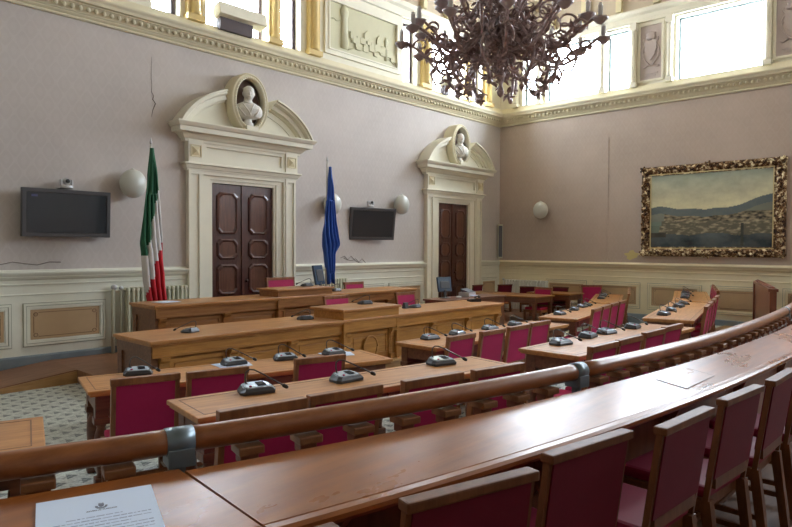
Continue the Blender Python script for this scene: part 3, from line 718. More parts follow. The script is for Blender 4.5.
def chair(x, y, z, ang, label, group, hgt=.95, w=.45, gal=False):
    """x, y: middle of the top rail; ang: heading of the rail, the sitter looks to +90 deg of it"""
    k = (hgt, w, gal)
    if k not in _protos: o = _protos[k] = make_chair(hgt, w, gal)
    else: o = copy_tree(_protos[k])
    off = .02+.07*(hgt-.45)/.5
    o.location = (x-off*math.sin(ang)*-1*-1, y+off*math.cos(ang), z); o.rotation_euler = (0, 0, ang)
    return tag(o, label, 'chair', group)
def dpos(key, u, v):
    bl, a, Ln, D, Z = DESKS[key]; return (bl[0]+u*math.cos(a)-v*math.sin(a), bl[1]+u*math.sin(a)+v*math.cos(a), Z)
ordw = ['first from the left', 'second from the left', 'third from the left', 'last on the right']
dshort = {1: 'the paper-strewn inner desk', 3: 'the middle inner desk', 5: 'the inner desk after the middle one', 7: 'the inner desk near the wall', 2: 'the outer desk nearest the handrail', 4: 'the middle outer desk', 6: 'the outer desk after the middle', 8: 'the outer desk below the painting'}
seats = {1: [(-13.07,-5.76),(-12.59,-5.90),None,(-11.72,-6.03)],
         3: [(-9.86,-6.08),(-9.30,-6.09),(-8.75,-6.08),(-8.22,-6.05)],
         2: [(-13.32,-7.50),(-12.84,-7.56),(-12.25,-7.67),(-11.72,-7.77)],
         4: [(-10.35,-7.84),(-9.85,-7.84),(-9.25,-7.82),(-8.72,-7.80)]}
for k in (1, 3, 2, 4):
    bl, a, Ln, D, Z = DESKS[k]
    for i, p in enumerate(seats[k]):
        if p is None: continue
        chair(p[0], p[1], Z, a, f'red-backed wooden chair, {ordw[i]} at {dshort[k]}', 'red leather chairs at the council desks')
OFF = {5: .27, 7: .14, 6: .12, 8: .10}
for k, us in ((5, (.06, .60, 1.15, 1.70)), (7, (.4, .95, 1.5, 2.05)), (6, (.35, .95, 1.6, 2.3)), (8, (.5, 1.1, 1.7, 2.3))):
    bl, a, Ln, D, Z = DESKS[k]
    for i, u in enumerate(us):
        x, y, z = dpos(k, u, -D-OFF[k]); chair(x, y, z, a, f'red-backed wooden chair, {ordw[i]} at {dshort[k]}', 'red leather chairs at the council desks')
def armless(x, y, z, ang, label, group, hgt, w): return chair(x, y, z, ang, label, group, hgt, w)
gb = 'red chairs behind the benches'
chair(-8.72, -2.86, .18, R(180), 'crimson chair behind the raised middle of the lower bench', gb, .94, .50)
chair(-6.72, -2.46, .18, R(180), 'crimson chair at the right end of the lower bench beside the monitor', gb, .87, .50)
chair(-8.12, -.66, .33, R(180), 'crimson chair behind the raised middle of the upper bench', gb, .97, .62)
chair(-6.68, -1.08, .33, R(180), 'crimson chair behind the right part of the upper bench', gb, .85, .50)

# tables and chairs in the far corner
def side_table(c, ang, Ln, D, label):
    root = empty('side_table', (c[0], c[1], 0), ang, label=label, cat='table', group='plain wooden tables in the far corner')
    b = MB(); b.box(-Ln/2, Ln/2, -D/2, D/2, .74, .77, .006); b.build('tabletop', M['oak2'], root)
    b = MB(); b.box(-Ln/2+.05, Ln/2-.05, -D/2+.05, -D/2+.075, .62, .74); b.box(-Ln/2+.05, Ln/2-.05, D/2-.075, D/2-.05, .62, .74)
    b.box(-Ln/2+.05, -Ln/2+.075, -D/2+.05, D/2-.05, .62, .74); b.box(Ln/2-.075, Ln/2-.05, -D/2+.05, D/2-.05, .62, .74); b.build('apron', M['deskwood'], root)
    for x in (-Ln/2+.08, Ln/2-.08):
        for y in (-D/2+.08, D/2-.08):
            b = MB(); b.frustum(x-.025, x+.025, y-.025, y+.025, 0, x-.04, x+.04, y-.04, y+.04, .62); b.box(x-.04, x+.04, y-.04, y+.04, .62, .74); b.build('leg', M['deskwood'], root)
    return root
side_table((-2.42, -1.80), R(90), 2.1, .85, 'long plain wooden table nearest the corner door, legs in view')
side_table((-1.2, -2.42), R(90), 1.15, .75, 'shorter plain wooden table standing by the right wall radiator')
gf = 'red chairs round the corner tables'
chair(-1.80, -.55, 0, R(0), 'dark red chair just right of the corner door, behind the long table', gf, .90, .42, True)
chair(-1.15, -.95, 0, R(-25), 'dark red chair below the corner radiator, left half', gf, .90, .42, True)
chair(-.85, -1.45, 0, R(-60), 'dark red chair half hidden between the corner radiator and the long table', gf, .86, .42, True)
chair(-.70, -2.30, 0, R(90), 'dark red chair with its back to the corner radiator, far side of the shorter table', gf, .88, .42, True)
chair(-.50, -3.02, 0, R(130), 'crimson chair right of the shorter corner table, against the panelled wall', gf, .95, .5)
chair(-1.90, -2.50, 0, R(90), 'brown-topped chair on the wall side of the long corner table, at its near end', gf, .93, .46)

# ------------------------------------------------------------------ conference microphones
def make_mic():
    root = empty('microphone_unit', (0,0,0), cat='microphone')
    b = MB()
    lo = [(-.10,-.065),(.10,-.065),(.115,-.03),(.105,.06),(.07,.085),(-.07,.085),(-.105,.06),(-.115,-.03)]
    hi = [(-.085,-.055),(.085,-.055),(.098,-.025),(.088,.045),(.06,.066),(-.06,.066),(-.088,.045),(-.098,-.025)]
    zf = lambda y: .036+.020*(y+.06)/.13
    b.loft([[(x,y,.0) for x,y in lo], [(x*1.02,y*1.02,.018) for x,y in lo], [(x,y,zf(y)) for x,y in hi]], True, False)
    b._add([(x,y,.0) for x,y in lo], [tuple(range(8))]); b._add([(x,y,zf(y)) for x,y in hi], [tuple(range(8))]); b.build('base', M['unit'], root)
    b = MB(); s = .9; b.loft([[(x*s,y*s,zf(y*s)-.001) for x,y in hi], [(x*s,y*s,zf(y*s)+.004) for x,y in hi], [(x*.8,y*.8,zf(y*.8)+.007) for x,y in hi]], True, False)
    b._add([(x*.8,y*.8,zf(y*.8)+.007) for x,y in hi], [tuple(range(8))]); tp = b.build('top_plate', M['unittop'], root)
    b = MB(); 
    for i in range(5): b.box(.0, .055, -.03+.014*i, -.024+.014*i, .045, .053+.002*i)
    b.build('speaker_grille', M['black'], tp); b = MB(); b.lathe([(.009,.045),(.009,.053),(.004,.054)], (-.05, -.03, 0), 10); b.build('talk_button', M['red'], tp)
    b = MB(); b.tube([(-.055,.035,.045),(-.058,.045,.09),(-.052,.05,.125),(-.03,.045,.142),(-.005,.03,.140),(.04,-.01,.115),(.10,-.07,.075),(.135,-.10,.053)], .0052, 8); b.lathe([(.013,0),(.011,.015)], (-.055,.035,.045), 10); nk = b.build('gooseneck', M['neck'], root)
    b = MB(); d = Vector((.035,-.03,-.022)).normalized(); p = Vector((.135,-.10,.053)); b.tube([p, p+d*.008, p+d*.03, p+d*.042], [.006,.013,.013,.007], 10); b.build('microphone_head', M['black'], nk)
    return root
_mic = []
def mic(x, y, z, ang, label, group, s=1.):
    if not _mic: o = make_mic(); _mic.append(o)
    else: o = copy_tree(_mic[0])
    o.location = (x, y, z); o.rotation_euler = (0, 0, ang); o.scale = (s,)*3
    return tag(o, label, 'microphone', group)
gm = 'gooseneck microphone units on the council desks'
mics = {1: [(-12.69,-4.81),(-11.89,-5.02),(-11.4,-5.14),(-10.9,-5.27)], 3: [(-9.38,-5.26),(-8.85,-5.26),(-8.14,-5.26),(-7.53,-5.26)],
        2: [(-12.76,-6.63),(-12.12,-6.78),(-11.18,-6.87)], 4: [(-9.56,-7.05),(-8.92,-7.02),(-8.5,-7.03),(-7.84,-7.05)],
        5: [(-5.8,-5.02),(-4.94,-4.84),(-4.34,-4.69),(-4.0,-4.63)], 7: [(-2.22,-4.08),(-1.65,-3.85),(-1.25,-3.69)],
        6: [(-6.1,-6.78),(-5.4,-6.64),(-4.68,-6.5),(-4.1,-6.38)], 8: [(-2.7,-5.95),(-2.1,-5.76),(-1.5,-5.56)]}
for k, ps in mics.items():
    bl, a, Ln, D, Z = DESKS[k]
    for i, (x, y) in enumerate(ps):
        w = ordw[i] if i < len(ps)-1 else 'last on the right'
        mic(x, y, Z+.772, a + (R(8) if i % 2 else R(-6)), f'dark gooseneck microphone unit, {w} on {dshort[k]}', gm)
gb2 = 'microphone units on the oak benches'
mic(-11.62, -3.75, .925, R(200), 'small dark microphone unit near the left end of the lower bench', gb2, .85)
mic(-9.98, -3.68, .925, R(165), 'dark microphone unit just left of the raised middle of the lower bench', gb2, .9)
mic(-7.78, -3.62, .925, R(190), 'dark microphone unit just right of the raised middle of the lower bench', gb2, .9)
mic(-8.95, -3.72, 1.06, R(170), 'dark microphone unit on the raised middle of the lower bench', gb2, .9)
mic(-8.18, -1.78, 1.20, R(175), 'dark microphone unit on the right of the upper bench raised top', gb2, .9) if False else mic(-8.42, -1.80, 1.20, R(175), 'dark microphone unit on the raised middle of the upper bench', gb2, .9)
mic(-7.72, -1.72, 1.08, R(185), 'dark microphone unit on the upper bench just right of its raised middle', gb2, .9)

# telephone, monitors, papers
def telephone(x, y, z, a, label):
    root = empty('telephone', (x, y, z), a, label=label, cat='telephone')
    b = MB(); b.prism([(-.09,0),(.10,0),(.10,.05),(-.09,.025)], 'x', -.09, .09); b.build('phone_base', M['black'], root)
    b = MB(); b.tube([(-.06,-.09,.06),(-.06,-.06,.075),(-.06,.06,.095),(-.06,.09,.08)], [.02,.014,.014,.022], 8); b.build('handset', M['unit'], root)
    b = MB()
    for i in range(3):
        for j in range(4): b.box(-.005+.026*i, .012+.026*i, -.06+.028*j, -.042+.028*j, .03+.004*j, .045+.004*j)
    b.build('keypad', M['silver'], root)
telephone(-5.98-.25, -3.62, .925, R(150), 'dark desk telephone at the right end of the lower bench')
def monitor(x, y, z, a, label, w=.40, h=.32):
    root = empty('computer_monitor', (x, y, z), a, label=label, cat='monitor', group='flat computer monitors')
    b = MB(); b.lathe([(.11,0),(.11,.012),(.03,.02)], n=20, sy=.8); b.box(-.025, .025, -.02, .01, .015, .16); b.build('stand', M['unit'], root)
    b = at(Matrix.Translation((0, 0, .12)) @ Matrix.Rotation(R(-12), 4, 'X')); b.box(-w/2, w/2, -.02, .02, 0, h, .006); bd = b.build('housing', M['bluescreen'], root)
    b = at(Matrix.Translation((0, 0, .12)) @ Matrix.Rotation(R(-12), 4, 'X')); b.box(-w/2+.02, w/2-.02, .019, .023, .02, h-.02); b.build('screen', M['screen'], bd)
    b = at(Matrix.Translation((0, 0, .12)) @ Matrix.Rotation(R(-12), 4, 'X')); b.box(-w/2+.05, w/2-.05, -.03, -.018, .06, h-.08, .004); b.build('back_cover', M['unit'], bd)
monitor(-7.98, -1.62, 1.082, R(20), 'blue-grey monitor on the upper bench beside the blue flag', .30, .34)
monitor(-6.02, -2.82, .925, R(-15), 'blue-grey monitor on the low dark desk in front of the corner door', .30, .27)
t = empty('telephone_and_printer', (-5.42, -2.88, .925), R(10)); t.name = 'desktop_printer'; tag(t, 'small pale desk printer beside the monitor on the low dark desk', 'printer')
b = MB(); b.box(-.15, .15, -.11, .11, 0, .09, .012); b.build('printer_body', M['silver'], t)
b = MB(); b.prism([(-.11,.09),(.05,.09),(.09,.15),(.07,.15)], 'x', -.13, .13); b.build('paper_tray', M['unit'], t)
b = MB(); b.box(-.10, .10, -.17, -.09, .02, .03); b.build('paper_sheet', M['paper'], t)
t = empty('computer_mouse', (-5.78, -2.95, .925), R(30), label='white computer mouse in front of the monitor on the low dark desk', cat='mouse')
b = MB(); b.ball((0, 0, .015), .035, .055, .02, 12); b.build('mouse_shell', M['white'], t); b = MB(); b.lathe([(.006,0),(.008,.006),(.006,.012)], (-.006, .03, .033), 8, ax='x'); b.build('scroll_wheel', M['unit'], t)
t = empty('desk_clock', (-7.98, -3.60, .925), R(190), label='small grey desk device beside the raised middle of the lower bench', cat='desk device')
b = MB(); b.prism([(-.03,0),(.04,0),(.02,.09),(-.005,.09)], 'x', -.05, .05); b.build('casing', M['unit'], t); b = MB(); b.prism([(-.0305,.012),(-.0325,.012),(-.0105,.08),(-.0085,.08)], 'x', -.04, .04); b.build('display', M['screen'], t)
def sheets(pts, label, a):
    root = empty('paper_sheet', pts, a, label=label, cat='paper')
    b = MB(); b.box(-.105, .105, -.148, .148, 0, .003); b.build('sheet', M['paper'], root)
    b = at(Matrix.Translation((.03, .02, .003)) @ Matrix.Rotation(R(14), 4, 'Z')); b.box(-.105, .105, -.148, .148, 0, .002); b.build('sheet', M['paper'], root)
mx, my = mics[1][1]; sheets((mx, my, .7705), 'white papers under the second microphone of the inner desk at far left', R(70))
mx, my = mics[1][3]; sheets((mx+.06, my, .7705), 'white papers under the last microphone of the inner desk at far left', R(60))
for q in (1, 3):
    pass
for o in bpy.data.objects:
    if o.name.startswith('microphone_unit') and o.get('label', '').endswith(dshort[1]) and ('second' in o['label'] or 'last' in o['label']): o.location.z += .0055
sheets((-10.85, -1.75, 1.081), 'white papers at the left end of the upper bench', R(95))

# ------------------------------------------------------------------ wall equipment
def television(x, z, w, h, label, tilt=0, yaw=0, mark=False):
    root = empty('wall_television', (x, -.14, z), yaw, label=label, cat='television', group='wall televisions')
    b = MB(); b.box(-.2, .2, .02, .14, -.1, .1); b.box(-.05, .05, -.0, .06, -.2, .2); b.build('wall_bracket', M['unit'], root)
    T = Matrix.Rotation(tilt, 4, 'X')
    b = at(T); t = .055
    b.box(-w/2, w/2, -.05, .02, h/2-t, h/2, .006); b.box(-w/2, w/2, -.05, .02, -h/2, -h/2+t, .006); b.box(-w/2, -w/2+t, -.05, .02, -h/2, h/2, .006); b.box(w/2-t, w/2, -.05, .02, -h/2, h/2, .006); b.box(-w/2+.03, w/2-.03, -.02, .025, -h/2+.03, h/2-.03)
    bz = b.build('bezel', M['bezel'], root)
    b = at(T); i = t-.004; b.box(-w/2+i, w/2-i, -.040, -.03, -h/2+i, h/2-i); b.box(-w/2+i, w/2-i, -.047, -.04, -h/2+i, -h/2+i+.012); b.build('screen_surround', M['black'], root)
    b = at(T); i = t+.012; b.box(-w/2+i, w/2-i, -.043, -.035, -h/2+i, h/2-i); sc = b.build('screen', M['screen'], root)
    if mark:
        b = at(T); b.box(-w/2+.12, -w/2+.20, -.045, -.042, h/2-.12, h/2-.09); b.build('screen_sign', mat('screen_mark', (.06, .07, .18), .4), sc)
television(-11.575, 2.33, 1.22, .69, 'large flat television on the left wall beside the green-white-red flag', R(3), 0, True)
television(-5.24, 2.37, 1.15, .70, 'smaller flat television on the left wall between the two doors', R(8), R(-14))
def cam(x, y, z, label):
    root = empty('conference_camera', (x, y, z), label=label, cat='camera', group='small cameras on the televisions')
    b = MB(); b.lathe([(.085,0),(.09,.01),(.09,.04),(.075,.05)], n=18, sy=.8); b.box(-.1, .1, .0, .16, -.0, .015); b.build('base', M['silver'], root)
    b = MB()
    for s in (-1, 1): b.box(s*.075-.012, s*.075+.012, -.03, .03, .04, .13, .005)
    b.build('yoke', M['silver'], root)
    b = MB(); b.ball((0, 0, .105), .055, .055, .05, 14); hd = b.build('camera_head', M['silver'], root)
    b = MB(); b.lathe([(.03,.04),(.03,.065),(.02,.07)], (0, 0, .105), 14, ax='y'); b.build('lens', M['black'], hd)
cam(-11.58, -.14, 2.695, 'small silver camera on top of the large television')
cam(-5.30, -.15, 2.73, 'small silver camera on top of the smaller television')
def globe(p, ax, label, r=.21):
    root = empty('wall_globe_lamp', p, 0 if ax == 'A' else R(-90), label=label, cat='wall lamp', group='white globe wall lamps')
    b = MB(); b.ball((0, -.17, 0), r, r*.72, r*1.08, 24); b.lathe([(.04,r*1.05),(.02,r*1.12),(.012,r*1.17)], (0, -.17, 0), 12); b.build('lamp_shade', M['globe'], root)
    b = MB(); b.lathe([(.09,.0),(.09,.02),(.05,.035),(.05,.06)], n=18, ax='y'); b.build('wall_plate', M['white'], root)
globe((-10.60, 0, 2.84), 'A', 'white globe wall lamp beside the green-white-red flag')
globe((-6.42, 0, 2.74), 'A', 'white globe wall lamp directly behind the blue flag')
globe((-4.30, 0, 2.84), 'A', 'white globe wall lamp left of the corner door')
globe((0, -1.40, 2.86), 'B', 'white globe wall lamp on the right wall near the corner')
# column loudspeaker in the corner
t = empty('column_loudspeaker', (-.12, -.10, 1.56), R(-45), label='tall slim grey loudspeaker column high in the room corner', cat='loudspeaker')
b = MB(); b.box(-.07, .07, -.06, .05, 0, .95, .01); b.build('cabinet', M['radiator'], t); b = MB(); b.box(-.05, .05, -.066, -.058, .04, .91); b.build('speaker_grille', M['bezel'], t)

def radiator(p, ax, n, h, label, m, pitch=.075, z0=.1, d=.06):
    root = empty('radiator', p, 0 if ax == 'A' else R(-90), label=label, cat='radiator', group='column radiators')
    b = MB(); b.lathe([(d, 0), (d, .03)], n=4); b.bm.clear()
    b.tube([(0,-.04,z0+.02),(0,-.045,z0+.10),(0,-.045,z0+h-.10),(0,-.04,z0+h-.02)], [.02,.026,.026,.02], 8)
    b.tube([(0,.045,z0+.02),(0,.045,z0+.10),(0,.045,z0+h-.10),(0,.045,z0+h-.02)], [.02,.026,.026,.02], 8)
    b.box(-.026, .026, -.07, .07, z0+h-.07, z0+h, .02); b.box(-.026, .026, -.07, .07, z0, z0+.07, .02)
    sec = b.build('radiator_section', m, root); sec.location = (-(n-1)/2*pitch, 0, 0)
    for k in range(1, n): c = sec.copy(); C.objects.link(c); c.parent = root; c.location = ((k-(n-1)/2)*pitch, 0, 0)
    b = MB(); w = n*pitch/2+.08
    b.tube([(-w+.05, 0, z0+.04), (w-.05, 0, z0+.04)], .014, 8); b.tube([(-w+.02, 0, z0-.1), (-w+.02, 0, z0+h-.03), (-w+.06, 0, z0+h-.03), (w-.06, 0, z0+h-.03)], .016, 8); b.build('pipe', m, root)
    b = MB(); b.ball((-w+.02, -.0, z0+h-.0), .035, .035, .03, 10); b.build('valve', M['silver'], root)
radiator((-10.20, -.13, .18), 'A', 14, .92, 'ivory column radiator on the left wall behind the green-white-red flag', M['radiator'], z0=.10)
radiator((-6.35, -.13, .18), 'A', 9, .92, 'ivory column radiator on the left wall behind the blue flag', M['radiator'], z0=.10)
radiator((-.13, -.95, 0), 'B', 15, .86, 'white column radiator on the right wall near the corner', M['radwhite'], .088, z0=.12)
t = empty('heating_pipe', (-10.90, -.10, .18), label='vertical cream heating pipe with a valve at the left radiator end', cat='pipe')
b = MB(); b.tube([(0,0,-.1),(0,0,.98),(.02,0,1.02),(.08,0,1.03)], .028, 10); b.build('pipe', M['radiator'], t); b = MB(); b.ball((.02, 0, 1.03), .05, .05, .045, 12); b.build('valve', M['silver'], t)
t = empty('brass_ornament', (-1.72, -.12, 1.0), label='small brass-coloured pot on the ledge right of the corner door', cat='ornament') if False else None

# boxes high on the windows of the left wall
for x, w, lb in ((-8.56, .98, 'cream box-shaped floodlight in the wide clerestory window nearest the viewer'), (-2.5, .5, 'cream box-shaped floodlight in the clerestory window behind the chandelier')):
    t = empty('floodlight', (x-.03, -.12, 5.74), label=lb, cat='floodlight', group='box floodlights on the clerestory ledge')
    b = at(Matrix.Translation((0, 0, .27)) @ Matrix.Rotation(R(-12), 4, 'X')); b.box(-w/2, w/2, -.12, .12, -.12, .10, .012); b.build('lamp_housing', M['cream'], t)
    b = MB(); b.box(-w/2+.06, w/2-.25, -.03, .10, -.06, .15); b.build('bracket', M['darkframe'], t)

# ------------------------------------------------------------------ flags
def flag(name, label, pole, rows, mats, bounds, cat='flag'):
    """rows: (z, xl, xr) of the hanging cloth on the plane y=-1; bounds(z) -> colour changes as shares of x"""
    root = empty(name, (pole[0][0], pole[0][1], .18), label=label, cat=cat, group='flags on poles beside the doors')
    o0 = Vector((pole[0][0], pole[0][1], .18))
    b = MB(); b.lathe([(.17,0),(.17,.02),(.05,.05),(.03,.16)], n=20); b.build('flag_base', M['pole'], root)
    b = MB(); b.tube([Vector(p)-o0 for p in pole], .017, 10); b.build('pole', M['pole'], root)
    b = MB(); p = Vector(pole[-1])-o0; b.tube([p, p+Vector((0,0,.03)), p+Vector((0,0,.10))], [.014,.02,.003], 10); b.build('finial', M['silver'], root)
    nr, nc = 60, 44; zs = [r[0] for r in rows]
    def interp(z, k):
        for a, c in zip(rows[:-1], rows[1:]):
            if c[0] <= z <= a[0]:
                t = (a[0]-z)/(a[0]-c[0]); t = t*t*(3-2*t)*.4+t*.6; return a[k]+(c[k]-a[k])*t
        return rows[-1][k]
    V = []; 
    for i in range(nr+1):
        z = zs[0]+(zs[-1]-zs[0])*i/nr; xl, xr = interp(z, 1), interp(z, 2); wd = xr-xl
        r_ = []
        for j in range(nc+1):
            u = j/nc; amp = min(.055, .02+.25*wd*.4)*min(1, (i+2)/12)
            y = -1.0+amp*math.sin(u*2*PI*(4.2 if wd > .2 else 3.2)+z*1.5+.6*math.sin(z*3))-.03*math.sin(u*PI)
            zz = z - (.05*math.sin(u*9+1) if i == nr else 0)
            r_.append(Vector((xl+wd*u+.012*math.sin(u*26+z*2), y, zz))-o0)
        V.append(r_)
    b = MB(); vs = [[b.bm.verts.new(p) for p in r_] for r_ in V]
    for i in range(nr):
        z = zs[0]+(zs[-1]-zs[0])*(i+.5)/nr; xl, xr = interp(z, 1), interp(z, 2)
        for j in range(nc):
            f = b.bm.faces.new((vs[i][j], vs[i][j+1], vs[i+1][j+1], vs[i+1][j])); f.smooth = True
            f.material_index = bounds(z, xl+(xr-xl)*(j+.5)/nc)
    o = b.build('flag_cloth', mats, root); md = o.modifiers.new('thick', 'SOLIDIFY'); md.thickness = .006
    return root
def lin(z, pts):
    for (z0, v0), (z1, v1) in zip(pts[:-1], pts[1:]):
        if z1 <= z <= z0: return v0+(v1-v0)*(z0-z)/(z0-z1)
    return pts[-1][1] if z < pts[-1][0] else pts[0][1]
def it_b(z, x):
    gw = lin(z, [(3.4,-10.4),(2.72,-10.60),(2.35,-10.69),(1.95,-10.75),(1.72,-10.80),(1.6,-11.2)])
    wr = lin(z, [(2.0,-10.4),(1.90,-10.55),(1.62,-10.66),(1.42,-10.69),(1.25,-10.76),(1.0,-10.8)])
    return 0 if x < gw else (1 if x < wr else 2)
flag('tricolour_flag', 'green, white and red flag hanging in folds from its pole', [(-10.70,-.98,.2),(-10.70,-.98,3.36)],
     [(3.30,-10.72,-10.68),(2.9,-10.77,-10.62),(2.4,-10.82,-10.58),(1.9,-10.86,-10.54),(1.75,-10.84,-10.53),(1.35,-10.82,-10.49),(.98,-10.76,-10.46)], [M['green'], M['flagwhite'], M['flagred']], it_b)
flag('blue_flag', 'dark blue flag hanging in folds from its pole', [(-7.31,-.98,.35),(-7.27,-.98,3.46)],
     [(3.36,-7.25,-7.20),(2.9,-7.30,-7.13),(2.35,-7.37,-7.08),(2.12,-7.40,-7.04),(1.9,-7.38,-6.98),(1.72,-7.34,-7.08),(1.2,-7.28,-7.10)], [M['flagblue']], lambda z, x: 0)

# ------------------------------------------------------------------ the painting on the right wall
t = empty('framed_painting', (0, -5.54, 2.72), R(-90), label='large landscape painting of a bay and town in a carved gilt frame', cat='painting')
W2, H2 = 1.26, .84
b = MB(); nx, ny = 170, 112; random.seed(3)
from mathutils import noise as mn
col = []
for j in range(ny+1):
    for i in range(nx+1):
        u, v = i/nx, j/ny
        n1 = mn.fractal(Vector((u*4, v*6, .3)), 1, 2, 5); n2 = mn.fractal(Vector((u*22, v*40, 1.3)), 1, 2, 4); n3 = mn.fractal(Vector((u*5, v*2, 7)), 1, 2, 4)
        t1 = .53+.020*math.sin(u*7+1)+.03*mn.noise(Vector((u*6,0,0)))+.13*max(0, (u-.62)/.38)**1.3
        if v > t1:
            s = (v-t1)/(1-t1); c = Vector((.66,.62,.40))*(1-s)+Vector((.33,.38,.31))*s
            c = c+Vector((.10,.10,.06))*n1*1.2-Vector((.10,.10,.10))*max(0, n3)*s
            if abs(u-.6) < .3: c += Vector((.07,.06,.03))*(1-s)*(1-abs(u-.6)/.3)
        elif v > t1-.10: c = Vector((.10,.135,.145))+Vector((.04,.04,.03))*n1
        elif v > .36+.02*n1:
            c = Vector((.20,.225,.185)) if u < .35 else Vector((.17,.19,.15)); c = c+Vector((.04,.05,.03))*n1
            if v < .47 and u > .12: c = Vector((.19,.16,.10))+Vector((.34,.28,.18))*n2
        elif v > .17+.03*n1:
            c = (Vector((.11,.10,.065))+Vector((.42,.36,.24))*max(0, n2)) if u > .07+.1*(v-.17) else Vector((.13,.18,.14))
            if u < .3 and v > .30 and u < .10: c = Vector((.16,.22,.18))
        else: c = Vector((.04,.06,.07))+Vector((.06,.07,.07))*n1
        if abs(u-.775) < .012 and .02 < v < .30+.02*n2: c = Vector((.03,.035,.03))
        if u < .13+.02*n1 and .14 < v < .2: c = Vector((.04,.035,.025))
        col.append(c)
vs = [[b.bm.verts.new((-W2+2*W2*i/nx, -.045, -H2+2*H2*j/ny)) for i in range(nx+1)] for j in range(ny+1)]
for j in range(ny):
    for i in range(nx): b.bm.faces.new((vs[j][i], vs[j][i+1], vs[j+1][i+1], vs[j+1][i]))
o = b.build('canvas', M['paint'], t)
ca = o.data.color_attributes.new('paint', 'FLOAT_COLOR', 'POINT')
for k, c in enumerate(col): ca.data[k].color = (max(0, c[0]), max(0, c[1]), max(0, c[2]), 1)
md = o.modifiers.new('thick', 'SOLIDIFY'); md.thickness = .02; md.offset = 1
WO, HO = 1.50, 1.05
b = MB(); fp = [(0,.0),(0,.03),(.03,.06),(.08,.10),(.14,.10),(.19,.07),(.215,.08),(.23,.05),(.24,.03)]
def frame_loop(off, d): return [(-WO+off,-d,-HO+off),(WO-off,-d,-HO+off),(WO-off,-d,HO-off),(-WO+off,-d,HO-off)]
b.loft([frame_loop(*q) for q in fp], True, False); fr = b.build('frame_moulding', M['gilt'], t)
b = MB(); random.seed(11)
def leafy(cx, cz, ang, s):
    d = Vector((math.cos(ang), 0, math.sin(ang))); p = Vector((-d.z, 0, d.x)); o_ = Vector((cx, -.10, cz))
    pts = [o_+d*(-s)+p*0, o_+d*(-.5*s)+p*.45*s, o_+d*(.1*s)+p*.5*s+Vector((0,-.02,0)), o_+d*(.5*s)+p*.15*s, o_+d*(.35*s)-p*.15*s, o_+d*.05*s-p*.05*s]
    b.tube(pts, [.008,.022,.026,.024,.018,.01], 6); b.ball(tuple(o_+d*(.6*s)-p*.3*s), .03, .03, .03, 7); b.tube([o_-p*.1*s, o_+d*.5*s-p*.5*s, o_+d*s-p*.45*s+Vector((0,.03,0))], [.02,.022,.008], 6)
per = []
for sx in (-1, 1):
    for k in range(17): per.append((-WO+.11+(2*WO-.22)*k/16, sx*(HO-.09), 0 if sx > 0 else PI))
for sx in (-1, 1):
    for k in range(1, 11): per.append((sx*(WO-.09), -HO+.11+(2*HO-.22)*k/11, PI/2 if sx < 0 else -PI/2))
for k, (cx_, cz_, a_) in enumerate(per): leafy(cx_, cz_, a_+random.uniform(-.6, .6)+(PI if k % 2 else 0), .085+random.uniform(0, .02))
for cx_, cz_ in ((0, HO-.04), (0, -HO+.04), (-WO+.06, -HO+.06), (WO-.06, -HO+.06), (-WO+.06, HO-.06), (WO-.06, HO-.06)):
    b.ball((cx_, -.11, cz_), .06, .04, .05, 10)
    for q in range(5): b.ball((cx_+.07*math.cos(q*1.26), -.11, cz_+.06*math.sin(q*1.26)), .028, .02, .028, 7)
b.build('carved_leaves', M['gilt'], fr)
b = MB(); 
for q in ((-W2-.03, W2+.03, -H2-.03, -H2), (-W2-.03, W2+.03, H2, H2+.03), (-W2-.03, -W2, -H2, H2), (W2, W2+.03, -H2, H2)): b.box(q[0], q[1], -.075, -.04, q[2], q[3])
b.build('inner_slip', M['giltline'], fr)

# ------------------------------------------------------------------ chandelier
CX, CY, CZ = -8.86, -5.87, 3.60
ch = empty('chandelier', (CX, CY, CZ), label='huge bronze chandelier of scrolls and leaves with white candle sleeves', cat='chandelier')
b = MB(); b.tube([(0,0,2.0),(0,0,4.7)], .016, 8)
for k in range(26): b.lathe([(.03,0),(.035,.03),(.03,.06)], (0, 0, 2.2+.095*k), 8)
b.lathe([(.12,4.55),(.10,4.62),(.05,4.70)], n=16); b.build('chain', M['iron'], ch)
b = MB(); b.lathe([(.004,0),(.03,.02),(.045,.06),(.03,.10),(.018,.14),(.04,.20),(.06,.26),(.035,.32),(.05,.42),(.10,.52),(.13,.62),(.08,.72),(.05,.85),(.08,1.0),(.12,1.1),(.07,1.2),(.05,1.5),(.09,1.65),(.05,1.8),(.02,2.0)], n=18)
for k in range(10):
    a = k*.9; z = .05+k*.055; b.tube([(0,0,z),(.05*math.cos(a),.05*math.sin(a),z+.03),(.085*math.cos(a+.5),.085*math.sin(a+.5),z-.01)], [.008,.018,.004], 6)
b.build('shaft', M['iron'], ch)
random.seed(5)
def leaf(b, p, d, s, up):
    d = Vector(d).normalized(); up = Vector(up); sd = d.cross(up)
    if sd.length < .05: sd = d.cross(Vector((1, .3, .2)))
    sd.normalize(); nn = sd.cross(d)
    q = [p, p+d*.3*s+sd*.26*s+nn*.05*s, p+d*.62*s+sd*.22*s+nn*.16*s, p+d*s+nn*.05*s, p+d*.62*s-sd*.22*s+nn*.16*s, p+d*.3*s-sd*.26*s+nn*.05*s, p+d*.45*s+nn*.26*s]
    b._add([tuple(v) for v in q]+[tuple(v+nn*.02) for v in q[:1]], [(0,1,6),(1,2,6),(2,3,6),(3,4,6),(4,5,6),(5,0,6),(0,1,2,3,4,5)])
